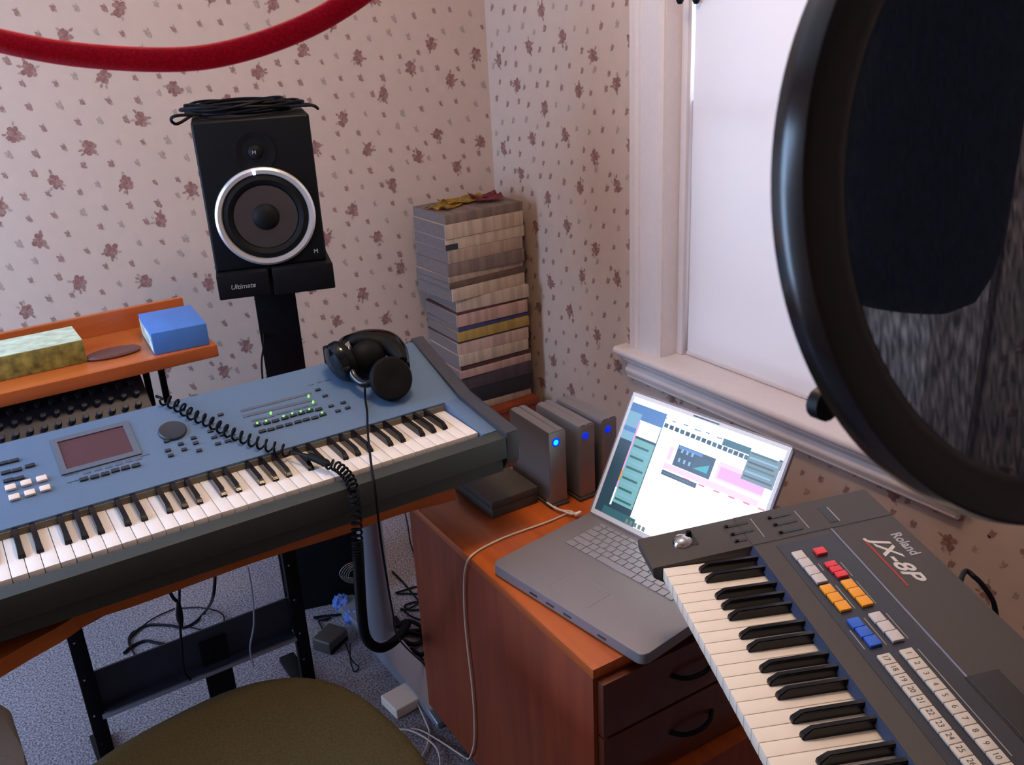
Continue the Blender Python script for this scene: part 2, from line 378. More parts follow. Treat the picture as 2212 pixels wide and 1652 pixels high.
# window trim: moulded casing, reveal, stops, stool and apron
b = MB()
prof = [(0, 0), (.022, 0), (.024, .012), (.016, .018), (.016, .032), (.011, .036), (.011, .058), (.015, .062), (.015, cw-.008), (.008, cw), (0, cw)]
for side in (0, 1):
    y0 = wy_out_l if side == 0 else wy_out_r
    pts = [(XW-d, y0-w if side == 0 else y0+w) for d, w in prof]
    b.poly(pts, sill_z, win_top+cw)
pz = [(XW-d, win_top+cw-w) for d, w in prof]
bm2 = bmesh.new(); v0 = [bm2.verts.new((x, wy_out_r, z)) for x, z in pz]; v1 = [bm2.verts.new((x, wy_out_l, z)) for x, z in pz]
bm2.faces.new(v0); bm2.faces.new(v1[::-1])
for i in range(len(pz)): bm2.faces.new((v0[i], v1[i], v1[(i+1) % len(pz)], v0[(i+1) % len(pz)]))
b.add(bm2)
struct(b.build('trim_1', 'trim'))
stp = rev_x
b = MB()                                                 # reveal boards and the inner stop
b.box(XW-.001, XW+.15, wy_in_l-.001, wy_in_l+.012, sill_z, win_top); b.box(XW-.001, XW+.15, wy_in_r-.012, wy_in_r+.001, sill_z, win_top); b.box(XW, XW+.15, wy_in_r, wy_in_l, win_top, win_top+.015)
b.box(stp, stp+.014, wy_in_l-.024, wy_in_l, sill_z, win_top, bev=.003); b.box(stp, stp+.014, wy_in_r, wy_in_r+.024, sill_z, win_top, bev=.003)
b.box(XW, XW+.15, wy_in_r, wy_in_l, sill_z-.02, sill_z-.0005)
struct(b.build('trim_2', 'trim'))
b = MB(Matrix.Translation((XW, 0, 0)) @ Matrix.Rotation(-pi/2, 4, 'Z'))   # stool: x -> -y, y -> x
ear = .045
st = [(-.0, -.028), (-.044, -.028), (-.052, -.022), (-.055, -.012), (-.052, -.004), (-.046, 0), (0, 0)]
b.prism([(y, z+sill_z) for y, z in st], -(wy_out_l+ear), -(wy_out_r-ear*.2))
struct(b.build('trim_3', 'trim'))
b = MB(Matrix.Translation((XW, 0, 0)) @ Matrix.Rotation(-pi/2, 4, 'Z'))   # apron with cove and bead
ap = [(0, -.028), (-.036, -.028), (-.038, -.036), (-.026, -.046), (-.020, -.056), (-.024, -.062), (-.030, -.070), (-.030, -.078), (-.022, -.090), (-.022, -.098), (-.014, -.106), (0, -.106)]
b.prism([(y, z+sill_z) for y, z in ap], -(wy_out_l+.012), -(wy_out_r))
struct(b.build('trim_4', 'trim'))
# sashes and glass
GX = stp+.045
w = struct(MB().box(GX+.03, GX+.034, wy_in_r+.01, wy_in_l-.01, sill_z, win_top-.01).build('window_1', 'glass'))
zs = AX(1495, 217, GX+.0).z
b = MB()
b.box(GX, GX+.03, wy_in_l-.062, wy_in_l-.001, sill_z, zs); b.box(GX, GX+.03, wy_in_r+.001, wy_in_r+.05, sill_z, zs)
b.box(GX, GX+.03, wy_in_r+.05, wy_in_l-.05, sill_z, sill_z+.06); b.box(GX, GX+.03, wy_in_r+.05, wy_in_l-.05, zs-.035, zs)
b.build('sash', 'trim', w)
b = MB(); b.box(XL-.06, XL-.02, 1.5, 1.54, .22, 2.1); b.box(XL-.06, XL-.02, 2.46, 2.5, .22, 2.1); b.box(XL-.06, XL-.02, 1.54, 2.46, .22, .30); b.box(XL-.06, XL-.02, 1.54, 2.46, 2.05, 2.1); b.box(XL-.06, XL-.02, 1.54, 2.46, 1.46, 1.49)
w2 = struct(MB().box(XL-.045, XL-.041, 1.54, 2.46, .30, 2.05).build('window_2', 'glass')); b.build('window_frame', 'trim', w2)
# roller shade in the right window: hangs just behind the stop
BX = stp+.020; by_l = wy_in_l-.030; by_r = wy_in_r+.03
root = thing('roller_blind', 'white fabric roller shade pulled down inside the window', 'window shade', (BX, (by_l+by_r)/2, win_top-.02))
b = MB(); ny = 1
N = 44; zz = [sill_z+.006+(win_top-.04-sill_z)*k/N for k in range(N+1)]
bm2 = bmesh.new(); rows = [[bm2.verts.new((.0012*math.sin(z*9)-0*0, y-(by_l+by_r)/2, z-(win_top-.02))) for y in (by_r, by_l)] for z in zz]
for r0, r1 in zip(rows, rows[1:]): bm2.faces.new((r0[0], r0[1], r1[1], r1[0]))
b.add(bm2); b.build('fabric', 'shade', root)
MB().box(-.006, .006, by_r-(by_l+by_r)/2, by_l-(by_l+by_r)/2, sill_z-(win_top-.02)+.001, sill_z-(win_top-.02)+.012, bev=.002).build('hem_bar', 'trim', root)
MB().tube([(0, by_r-(by_l+by_r)/2, 0), (0, by_l-(by_l+by_r)/2, 0)], .017, n=16).build('roller_tube', 'trim', root)
# the two dark clips hanging at the top of the window frame
for i, (px, py) in enumerate(((1469, -6), (1504, -6))):
    p = AX(px, py, XW-.012 if i == 0 else BX-.016)
    b = MB(); b.lathe([(0, -.017), (.006, -.016), (.010, -.008), (.010, .006), (.006, .014), (0, .016)], n=16)
    o = b.build('window_clip', 'blackp'); o.location = p
    tag(o, ('small black clip on the window casing beside the bright gap' if i == 0 else 'small black clip in front of the shade edge at the bright gap'), 'clip', 'black clips at the window top')
# ceiling lamp out of view above the room
t = thing('ceiling_lamp', 'round white ceiling lamp above the laptop', 'ceiling lamp', (.72, 1.30, HC))
MB().lathe([(.07, -.001), (.07, -.03), (.02, -.035), (.02, -.06)], n=24).build('lamp_base', 'trim', t)

# ================================================================== DESK
DZ = .737
t = thing('desk', 'orange wood desk with curved front under the blue-grey keyboard', 'desk', (.2, 1.8, 0))
L = Matrix.Translation((-.2, -1.8, 0))
fr = [AZ(*q, .71) for q in ((985, 1079), (865, 1109), (745, 1152), (578, 1203), (454, 1247), (298, 1304), (207, 1335), (144, 1377), (67, 1421), (0, 1461))]
outl = [(fr[0].x, 2.14), (-.62, 2.14), (-.62, 1.22), (-.45, 1.24), (-.2, 1.36)]
for p in reversed(smoothpts(fr, 4)): outl.append((p.x, p.y))
MB(L).poly(outl, .708, DZ, bev=.003).build('desktop', 'woodx', t)
def column(x, y):
    c = MB(L); c.lathe([(.034, .05), (.034, .45), (.030, .45), (.030, .708)], X=Matrix.Translation((x, y, 0)), n=32); return c
for x in (.825, -.50):
    xx = x if x < 0 else .815
    column(xx, 2.0).build('leg', 'silver', t)
    f = MB(L); f.prism([(-.36, 0), (-.36, .018), (-.30, .030), (-.05, .055), (.05, .055), (.22, .030), (.28, .018), (.28, 0)], -.032, .032, bev=.004, X=Matrix.Translation((xx, 2.0, 0)))
    f.build('foot', 'silver', t)
    MB(L).box(xx-.03, xx+.03, 1.56, 2.12, .690, .7078).build('top_bracket', 'blackm', t)

# shelf over the desk
t = thing('desk_shelf', 'orange wood shelf with raised back board on black posts behind the keyboard', 'shelf', (.1, 2.03, DZ))
sf = 1.905; sb = 2.15; sz = 1.003
L = Matrix.Translation((-.1, -2.03, -DZ))
MB(L).box(-.62, .4875, sf, sb, sz-.027, sz, bev=.003).build('shelf_board', 'woodx', t)
MB(L).box(-.62, .4915, sb, sb+.016, sz-.027, sz+.047, bev=.003).build('back_board', 'woodx', t)
for x in (.355, .387, -.55, -.58):
    MB(L).box(x-.0065, x+.0065, 2.01, 2.023, DZ, sz-.027, bev=.002).build('post', 'blackm', t)
# tissue boxes and the oval thing on it
p = AZ(335, 768, sz); q = AZ(449, 745, sz)
t = thing('tissue_box', 'blue carton tissue box with a pale patterned side at the right end of the shelf', 'tissue box', (p.x, p.y, sz+.0003), math.atan2(q.y-p.y, q.x-p.x), 'tissue boxes on the shelf')
b = MB(); b.box(0, .112, 0, .165, 0, .047, 'blue_box', bev=.002)
b.build('carton', parent=t); MB().box(-.0006, .0004, .004, .161, .003, .038).build('printed_side', 'floral', t)
p = AZ(190, 782, sz)
t = thing('tissue_box', 'yellow-green tissue box with pale green top at the left of the shelf', 'tissue box', (p.x, p.y, sz+.0003), .0, 'tissue boxes on the shelf')
MB().box(-.235, 0, 0, .115, 0, .048, bev=.002).build('carton', 'yelbox', t)
MB().box(-.234, -.001, .001, .114, .0475, .0486).build('printed_top', 'palebox', t)
p = AZ(246, 766, sz)
o = MB().lathe([(0, 0), (.052, .0005), (.056, .004), (.052, .008), (0, .0095)], n=36, ay=.52).build('oval_case', 'oval'); o.location = (p.x, p.y, sz+.0003)
tag(o, 'flat dark plum oval case lying on the shelf between two tissue boxes', 'case')
# mixer under the shelf
t = thing('mixer', 'dark slate mixer with rows of knobs under the orange shelf', 'mixer', (0, 2.0, DZ))
L = Matrix.Translation((0, -2.0, -DZ))
MB(L).prism([(1.90, DZ), (1.90, .90), (1.975, .965), (2.13, .965), (2.13, DZ)], -.60, .335, bev=.003).build('case', 'mixer', t)
d = Vector((0, .075, .065)).normalized(); nn = Vector((0, -d.z, d.y))
kb = MB(); kb.lathe([(.0062, 0), (.0062, .010), (.005, .012), (0, .012)], n=12); k0 = kb.build('knob', 'darkbtn', t)
kt = MB(); kt.lathe([(.0046, .0131), (.0046, .0140), (0, .0140)], n=10)
first = True
for r in range(3):
    for c in range(21):
        P = Vector((-.20+c*.0255+(.004*(r % 2)), 1.90, .90))+d*(.016+r*.026) - Vector((0, 2.0, DZ))
        mt = basis(P, Vector((1, 0, 0)), d, nn)
        if first: k0.matrix_local = mt; first = False
        else:
            c_ = dup(k0, t); c_.matrix_local = mt

# ================================================================== BLUE-GREY KEYBOARD
KO = Vector((.8498, 1.4622, .8499)); KY = -.0177
NW = 52; KW = .0235
BLK_OFF = {1, 5}                                           # white-key boundaries without a black key, counted from the right
def has_black(bd): return (bd % 7) not in (1, 5)
t = thing('synthesizer', 'long blue-grey keyboard synthesizer with dark end cheek and screen on the wooden desk', 'keyboard', (KO.x, KO.y, DZ), KY)
KT = t
z = lambda w: w-DZ
XL_K, XR_K = -NW*KW-.035, .036
b = MB()
P0 = Vector((0, .14, z(.867))); P1 = Vector((0, .34, z(.940)))
b.prism([(.14, z(.867)), (.34, z(.940)), (.345, z(.93)), (.345, z(.775)), (.14, z(.775))], XL_K, XR_K, 'korg')
b.build('control_panel', parent=t, smooth=False)
b = MB()
b.prism([(-.048, z(.846)), (-.018, z(.850)), (-.014, z(.842)), (-.014, z(.80)), (-.048, z(.80))], XL_K, XR_K, bev=.0015)
b.prism([(-.036, z(.80)), (-.036, z(.768)), (.345, z(.768)), (.345, z(.775)), (.14, z(.80))], XL_K+.004, XR_K-.004)
for x in (XL_K+.08, XR_K-.08, -.6):
    for y in (.06, .30): b.lathe([(.014, .0005), (.014, z(.768)+.001)], X=Matrix.Translation((x, y, 0)), n=16)
b.build('lower_case', 'korgdark', t)
for x0, x1 in ((.0018, XR_K), (XL_K, -NW*KW-.0015)):
    MB().prism([(-.0135, z(.849)), (-.0135, z(.80)), (.141, z(.80)), (.141, z(.8675))], x0, x1, bev=.001).build('key_block', 'korg', t)
for x0, x1 in ((XR_K, XR_K+.030), (XL_K-.030, XL_K)):
    MB().prism([(-.050, z(.848)), (-.048, z(.856)), (.14, z(.873)), (.345, z(.948)), (.352, z(.940)), (.352, z(.768)), (-.030, z(.768)), (-.046, z(.79))], x0, x1, bev=.004).build('end_cheek', 'korgcheek', t)
MB().box(-NW*KW, .0012, .137, .1395, z(.838), z(.862)).build('felt_strip', 'felt', t)
def korg_white():
    b = MB(); b.box(-KW+.0005, -.0005, 0, .15, -.019, 0, bev=.0012); return b
wk = korg_white().build('white_key', 'white', t)
for k in range(NW):
    o = wk if k == 0 else dup(wk, t); o.location = (-KW*k, -.0, z(.8499))
def black_mesh(bw=.0115, L=.095, h=.0125):
    b = MB(); bm_ = bmesh.new()
    y0, y1 = .0, L
    pr_ = [(y0, 0), (y0+.001, .004), (y0+.013, h), (y1, h+.001), (y1, -.006), (y0, -.006)]
    sec = []
    for y, zz_ in pr_:
        wd = bw/2 if zz_ < .006 else bw/2-.0016
        sec.append((bm_.verts.new((-wd, y, zz_)), bm_.verts.new((wd, y, zz_))))
    n = len(sec)
    bm_.faces.new([s[0] for s in sec]); bm_.faces.new([s[1] for s in sec][::-1])
    for i in range(n): bm_.faces.new((sec[i][0], sec[i][1], sec[(i+1) % n][1], sec[(i+1) % n][0]))
    bmesh.ops.bevel(bm_, geom=list(bm_.edges), offset=.0011, segments=2, affect='EDGES')
    b.add(bm_); return b
bk = None
for bd in range(1, NW):
    if not has_black(bd): continue
    g = bd % 7; sh = {2: -.0022, 4: .0022, 6: -.0018, 0: .0018}.get(g, 0)
    if bk is None: bk = black_mesh().build('black_key', 'blackkey', t); o = bk
    else: o = dup(bk, t)
    o.location = (-KW*bd-sh, .052, z(.8512))
# control panel furniture
u = (P1-P0).normalized(); ex = Vector((1, 0, 0)); pn = ex.cross(u)
ka = Vector((cos(KY), sin(KY), 0)); kb_ = Vector((-sin(KY), cos(KY), 0))
wP0 = Vector((KO.x, KO.y, 0))+kb_*.14+Vector((0, 0, .867)); wu = kb_*u.y+Vector((0, 0, u.z)); wn = ka.cross(wu)
def KPx(px, py):
    P = APL(px, py, wP0, wn)-wP0; return P.dot(ka), P.dot(wu)
def kpm(a, tt, h=0): return basis(P0+ex*a+u*tt+pn*h, ex, u, pn)
# screen
def frame(b, w, h, bw, z0, z1, m=None):
    for x0, x1, y0, y1 in ((-w/2, w/2, h/2-bw, h/2), (-w/2, w/2, -h/2, -h/2+bw), (-w/2, -w/2+bw, -h/2+bw, h/2-bw), (w/2-bw, w/2, -h/2+bw, h/2-bw)):
        b.box(x0, x1, y0, y1, z0, z1, m)
    return b
a0, t0 = KPx(129, 954); a1, t1 = KPx(289, 978); a2, t2 = KPx(267, 922.6); a3, t3 = KPx(138, 1016)
sa0, sa1 = (a0+a3)/2, (a1+a2)/2; st0, st1 = (t1+t3)/2, (t0+t2)/2
scx, scy, sw_, sh_ = (sa0+sa1)/2, (st0+st1)/2, sa1-sa0, st1-st0
fb = frame(MB(kpm(scx, scy)), sw_+.022, sh_+.022, .011, .0003, .0030); disp = fb.build('display_bezel', 'greybtn', t)
MB(kpm(scx, scy)).box(-sw_/2, sw_/2, -sh_/2, sh_/2, .0003, .0010).build('display', 'lcd', disp)
wa, wt = KPx(373, 932)
MB(kpm(wa, wt)).lathe([(.026, .0003), (.026, .004), (.024, .006), (.022, .0055), (.0, .0052)], n=40).build('jog_wheel', 'darkbtn', t)
def btns(name, pts, w, h, hh, m, parent=t, bev=.0008):
    base = None
    for px, py in pts:
        a, tt = KPx(px, py)
        if base is None: base = MB().box(-w/2, w/2, -h/2, h/2, .0003, hh, bev=bev).build(name, m, parent); o = base
        else: o = dup(base, parent)
        o.matrix_local = kpm(a, tt)
c2 = lambda L_: [(x/5.506, 820+y/5.506) for x, y in L_]
c3 = lambda L_: [(440+x/6.144, 760+y/6.144) for x, y in L_]
btns('function_button', c2([(75, 1110), (205, 1080), (105, 1205), (230, 1180), (170, 970), (45, 1000), (360, 1030)]), .0165, .007, .004, 'darkbtn')
btns('cursor_button', c2([(130, 1296), (315, 1242), (500, 1192), (175, 1412), (360, 1360), (540, 1306)]), .0175, .013, .006, 'creambtn', bev=.002)
btns('function_button', c2([(1000, 1190), (1130, 1160), (1255, 1125), (1375, 1085), (1495, 1055), (1620, 1025)]), .0145, .0075, .004, 'darkbtn')
btns('printed_label', c2([(1035, 1100), (1165, 1065), (1290, 1035), (1415, 1000), (1530, 965), (1640, 940)]), .0125, .007, .0008, 'greybtn', bev=0)
btns('printed_line', c2([(850, 1128), (1700, 905), (880, 1205)]), .024, .0018, .0008, 'greybtn', bev=0)
btns('transport_button', [(360, 954), (390.5, 960), (423, 958), (418, 947), (363, 974), (398, 972), (430, 974), (369, 985)], .0105, .0062, .0038, 'darkbtn')
row1 = c3([(715, 975), (840, 950), (955, 920), (1080, 885), (1190, 850), (1300, 820), (1410, 790), (1525, 770)])
row2 = c3([(780, 1060), (895, 1035), (1010, 1000), (1130, 970), (1250, 935), (1360, 905), (1475, 880), (1580, 840)])
btns('bank_button', row1+row2, .0145, .0062, .004, 'darkbtn')
btns('label_strip', c3([(680, 905), (790, 880), (900, 850), (1010, 815), (1120, 790), (1240, 755), (1350, 725), (1460, 700)]), .0145, .0055, .0012, 'greybtn', bev=0)
a0, t0 = KPx(*c3([(560, 850)])[0]); a1, t1 = KPx(*c3([(1400, 645)])[0])
for (pA, pB, hgt) in (((560, 850), (1400, 645), .0075), ((530, 775), (1390, 555), .0065)):
    a0, t0 = KPx(*c3([pA])[0]); a1, t1 = KPx(*c3([pB])[0]); n = 13
    for i in range(n):
        o = MB(kpm(a0+(a1-a0)*i/(n-1), t0+(t1-t0)*i/(n-1))).box(-.0062, .0062, -hgt/2, hgt/2, .0003, .001)
        o.build('printed_label', 'greybtn', t)
btns('edit_button', c3([(1690, 725), (1850, 680), (1780, 790), (1910, 750), (1515, 510), (1610, 590), (225, 840), (90, 1060), (250, 1105), (140, 1140), (190, 1225), (320, 1190), (430, 1160)]), .0115, .0055, .0035, 'darkbtn')
btns('printed_line', c3([(1420, 440), (1540, 400), (1640, 375)]), .012, .0016, .0008, 'greybtn', bev=0)
base = None
for px, py in c3([(712, 967), (830, 937), (1060, 873), (1175, 838), (1287, 812), (1400, 782), (1570, 828), (890, 825), (1452, 680), (1392, 600)]):
    a, tt = KPx(px, py)
    o = base = base or MB().lathe([(.0021, .0003), (.0021, .0052), (.0012, .0062), (0, .0065)], n=12).build('green_light', 'ledg', t)
    if base.get('used'): o = dup(base, t)
    base['used'] = 1; o.matrix_local = kpm(a, tt)
for o in list(t.children):
    if 'used' in o: del o['used']

# ================================================================== JX SYNTH
JO = Vector((.846, .9156, .8179)); JY = -2.0069
jb0 = .745                                               # underside
t = thing('synthesizer', 'charcoal synthesizer with coloured buttons and cream keys reaching over the laptop', 'keyboard', (JO.x, JO.y, jb0), JY)
ja = Vector((cos(JY), sin(JY), 0)); jb = Vector((-sin(JY), cos(JY), 0))
zj = lambda w: w-jb0
NJ = 36; JL, JR = -.088, NJ*KW+.062; JSL = .1064; JB = .378
def JH(c): return .8195+(c+.012)*JSL                  # height of the top, rising toward the back
jv = Vector((0, cos(math.atan(JSL)), sin(math.atan(JSL)))); jn = Vector((1, 0, 0)).cross(jv)
wjn = jb*jn.y+Vector((0, 0, jn.z)); wj0 = Vector((JO.x, JO.y, JH(0)))
def JP(px, py):
    P = APL(px, py, wj0, wjn)-wj0; return P.dot(ja), P.dot(jb)
def jm(a, c, h=0): return basis(Vector((a, c, zj(JH(c))))+jn*h, Vector((1, 0, 0)), jv, jn)
b = MB()
b.prism([(.146, zj(JH(.146))), (JB-.004, zj(JH(JB-.004))), (JB, zj(JH(JB)-.004)), (JB, 0), (.146, 0)], JL, JR, bev=0)
b.build('upper_case', 'jx', t, smooth=False)
for x0, x1 in ((JL, -.0015), (NJ*KW+.0015, JR)):
    MB().prism([(-.016, zj(JH(-.016)-.002)), (-.012, zj(JH(-.012))), (.1459, zj(JH(.1459))), (.1459, 0), (.07, 0), (-.014, zj(JH(0)-.020))], x0, x1, bev=.0012).build('key_block', 'jx', t)
b = MB(); b.prism([(.012, zj(.792)), (.012, zj(.782)), (.07, .0005), (.1455, .0005), (.1455, zj(.79))], -.001, NJ*KW+.001); b.build('key_bed', 'jx', t)
MB().prism([(.1405, zj(JH(.146)-.013)), (.1458, zj(JH(.146)-.0003)), (.1458, zj(JH(.146)-.018))], -.001, NJ*KW+.001).build('edge_strip', 'jxreflect', t)
wk = MB().box(.0005, KW-.0005, 0, .148, -.020, 0, bev=.0012).build('white_key', 'cream', t)
for k in range(NJ):
    o = wk if k == 0 else dup(wk, t); o.location = (KW*k, 0, zj(.8179))
bk = None
for bd in range(1, NJ):
    if (bd % 7) in (3, 0): continue
    sh = {1: -.002, 2: .002, 4: -.0025, 6: .0025}.get(bd % 7, 0)
    if bk is None: bk = black_mesh(.0112, .096, .0125).build('black_key', 'blackkey', t); o = bk
    else: o = dup(bk, t)
    o.location = (KW*bd+sh, .051, zj(.8193))
def jbox(x0, x1, y0, y1, z0, z1, bev=0):
    x0, x1 = min(x0, x1), max(x0, x1); y0, y1 = min(y0, y1), max(y0, y1); cx, cy = (x0+x1)/2, (y0+y1)/2; k = 1/jv.y
    return MB(jm(cx, cy)).box(x0-cx, x1-cx, (y0-cy)*k, (y1-cy)*k, z0, z1, bev=bev)
# dark panel and its lines
pa0 = JP(1712, 1178)[0]
jbox(.012, JR-.03, .178, .268, .0002, .0008).build('button_panel', 'jxnavy', t)
jbox(.000, JR-.02, .272, .2742, .0002, .0012).build('trim_line', 'jxline', t)
jbox(-.004, -.002, .147, JB-.004, .0001, .0006).build('seam', 'jxblack', t)
def jbtn(name, pts, m, w=.0165, h=.0150, hh=.0045):
    base = None; out = []
    for px, py in pts:
        a, c = JP(px, py)
        if base is None: base = MB().box(-w/2, w/2, -h/2, h/2, .0002, hh, bev=.0008).build(name, m, t); o = base
        else: o = dup(base, t)
        o.matrix_local = jm(a, c, .0008); out.append((a, c))
    return out
c4 = lambda L_: [(1700+x/2.992, 1100+y/2.992) for x, y in L_]
def line4(p, q, n): return [(p[0]+(q[0]-p[0])*i/(n-1), p[1]+(q[1]-p[1])*i/(n-1)) for i in range(n)]
def arow(pA, pB, n, name, m, w=.0165, h=.0165):
    A, B = JP(*c4([pA])[0]), JP(*c4([pB])[0]); out = []; base = None
    if n > 1: w = (B[0]-A[0])/(n-1)-.0010
    for i in range(n):
        a, c = A[0]+(B[0]-A[0])*i/(n-1) if n > 1 else A[0], A[1]+(B[1]-A[1])*i/(n-1) if n > 1 else A[1]
        if base is None: base = MB().box(-w/2, w/2, -h/2, h/2, .0002, .0045, bev=.0008).build(name, m, t); o = base
        else: o = dup(base, t)
        o.matrix_local = jm(a, c, .0008); out.append((a, c))
    return out
arow((80, 310), (210, 460), 4, 'mode_button', 'wbtn')
arow((215, 282), (215, 282), 1, 'mode_button', 'redbtn')
arow((285, 368), (352, 432), 3, 'mode_button', 'redbtn', w=.0112)
arow((265, 530), (362, 638), 3, 'effect_button', 'orabtn')
arow((402, 497), (502, 606), 3, 'effect_button', 'orabtn')
arow((445, 748), (555, 865), 3, 'bank_button', 'blubtn')
arow((585, 712), (698, 832), 3, 'bank_button', 'wbtn')
# the two rows of numbered buttons, continuing out of the picture
A, B = JP(*c4([(790, 950)])[0]), JP(*c4([(1310, 1530)])[0]); pit = (B[0]-A[0])/8
A2 = JP(*c4([(645, 985)])[0])
base = None
for row, (ax_, cx_) in enumerate((A, A2)):
    for i in range(16):
        if base is None: base = MB().box(-pit/2+.0006, pit/2-.0006, -.0085, .0085, .0002, .0045, bev=.0008).build('number_button', 'ybtn', t); o = base
        else: o = dup(base, t)
        a = ax_+pit*i; o.matrix_local = jm(a, cx_, .0008)
        s_ = str(i+1+16*row)
        text_obj('numeral', s_, .0105, 'printdark', o, Matrix.Translation((-.0032*len(s_), -.0036, .0046)), ext=.0001)
        if a > JR-.06: break
for (p, q) in (((345, 345), (425, 435)), ((440, 470), (585, 612)), ((315, 495), (440, 645)), ((500, 705), (640, 880)), ((640, 675), (785, 840)), ((390, 790), (520, 905)), ((200, 355), (240, 400)), ((850, 905), (1450, 1600))):
    P, Q = JP(*c4([p])[0]), JP(*c4([q])[0])
    jbox(P[0], Q[0], (P[1]+Q[1])/2-.0006, (P[1]+Q[1])/2+.0006, .0008, .0013).build('printed_line', 'printgrey', t)
# display window
P = JP(2090, 1462)
jbox(P[0], P[0]+.25, P[1]-.004, P[1]+.040, .0002, .0012).build('display_window', 'jxblack', t)
# lettering
J0 = JP(1888, 1192); J1 = JP(2010, 1262)
wlen = .118
text_obj('lettering', 'JX-8P', .046, 'print', t, jm(JP(1878, 1163)[0]+.004, JP(1930, 1215)[1]-.002, .0003) @ Matrix.Diagonal((1.04, .74, 1, 1)), shear=.35, bold=.0009)
text_obj('lettering', 'Roland', .022, 'printgrey', t, jm(JP(1922, 1152)[0]+.002, JP(1950, 1182)[1]+.001, .0003), bold=.0006)
P, Q = JP(1876, 1168), JP(1969, 1264)
jbox(P[0], Q[0], P[1]-.006, P[1]-.0035, .0002, .0007).build('underline', 'printred', t)
# bender, sliders
P = JP(1474, 1172)
lev = MB(jm(*P)).lathe([(.017, .0002), (.0165, .004), (.012, .009), (.006, .0115), (0, .0122)], n=28).build('bender_dome', 'chrome', t)
MB(jm(P[0]-.002, P[1]+.019)).box(-.014, .016, -.005, .004, .0002, .0006).build('bender_slot', 'jxblack', t)
MB(jm(P[0]-.008, P[1]+.014)).box(-.0035, .0035, -.004, .004, .0003, .014, bev=.0015).build('bender_lever', 'blackp', t)
c5 = lambda x, y: JP(1380+x/4.13, 1100+y/4.13)
for p, q in (((755, 160), (970, 120)), ((815, 230), (1020, 185)), ((850, 290), (960, 270)), ((1145, 85), (1350, 40)), ((1195, 145), (1405, 100)), ((1245, 215), (1465, 165))):
    P, Q = c5(*p), c5(*q); m_ = (P[0]+Q[0])/2
    jbox(m_-.0032, m_+.0032, P[1], Q[1], .0001, .0008).build('slider_slot', 'jxblack', t)
    jbox(m_-.0026, m_+.0026, P[1]+.002, P[1]+.007, .0008, .003, bev=.0006).build('slider_cap', 'blackp', t)
for p, q in (((990, 85), (1125, 245)), ((1390, 15), (1515, 165))):
    P, Q = c5(*p), c5(*q); jbox(P[0], Q[0], (P[1]+Q[1])/2-.0006, (P[1]+Q[1])/2+.0006, .0002, .0006).build('printed_line', 'printgrey', t)
P = JP(1773, 1096); Q = JP(1815, 1124)
jbox(P[0], Q[0], P[1]-.006, P[1]+.010, .0002, .0006).build('slider_recess', 'jxblack', t)
jbox(P[0]+.004, Q[0]+.002, P[1]+.008, P[1]+.0095, .0006, .0012).build('printed_line', 'printgrey', t)
# stand under the charcoal synth: two legs out of sight below it
ts = thing('keyboard_stand', 'black metal stand carrying the charcoal synthesizer', 'stand', (JO.x, JO.y, 0), JY)
for a in (.30, .80):
    MB().tube([(a, .06, 0), (a, .36, jb0-.016)], .014).build('leg', 'blackm', ts); MB().tube([(a, .36, 0), (a, .06, jb0-.016)], .014).build('leg', 'blackm', ts)
    MB().box(a-.015, a+.015, .04, .38, jb0-.018, jb0-.0005).build('support_bar', 'blackm', ts)
# power cord leaving its back edge
a, c = JP(2070, 1240)
p0 = JO+ja*a+jb*.379; p0.z = .80
e_ = AX(2149, 1312, 1.30)
pts = [p0, AX(2082, 1237, 1.28), AX(2105, 1246, 1.29), AX(2130, 1273, 1.295), e_, e_+Vector((.004, -.006, -.06)), e_+Vector((.01, -.01, -.30)), Vector((e_.x+.03, e_.y-.03, .006)), Vector((1.42, .30, .005))]
o = MB().tube(smoothpts(pts), .0042).build('cable', 'blackcord'); tag(o, 'black power cord curving from the back of the charcoal synthesizer past the wallpaper', 'cord')

# ================================================================== CABINET
CZ = .615
cf = AZ(1280, 1446, CZ); cbk = AZ(926, 1122, CZ); cd = (cbk-cf).normalized(); cang = math.atan2(cd.y, cd.x)-pi/2
t = thing('drawer_cabinet', 'orange wood drawer cabinet under the open silver laptop', 'cabinet', (cf.x, cf.y, 0), cang)
CWd, CDp = .50, .70
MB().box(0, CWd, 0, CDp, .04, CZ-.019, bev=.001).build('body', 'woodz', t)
MB().box(.02, CWd-.02, .03, CDp-.02, 0, .04).build('plinth', 'wooddark', t)
MB().box(-.0005, CWd, -.002, CDp, CZ-.019, CZ, bev=.0015).build('top', 'wood', t)
hd = None
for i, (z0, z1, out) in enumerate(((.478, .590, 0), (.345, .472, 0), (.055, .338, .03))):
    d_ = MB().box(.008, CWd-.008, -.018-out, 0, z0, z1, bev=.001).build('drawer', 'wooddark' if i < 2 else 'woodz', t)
    if i == 2: MB().box(.008, CWd-.008, -.018-out, .0, z1, z1+.001).build('top_edge', 'wood', d_)
    h = MB().tube(smoothpts([(-.05, 0, 0), (-.03, -.016, -.004), (0, -.021, -.006), (.03, -.016, -.004), (.05, 0, 0)], 6), .0045); h = h.build('handle', 'blackm', d_)
    h.location = (.205, -.017-out, (z0+z1)/2+.006)

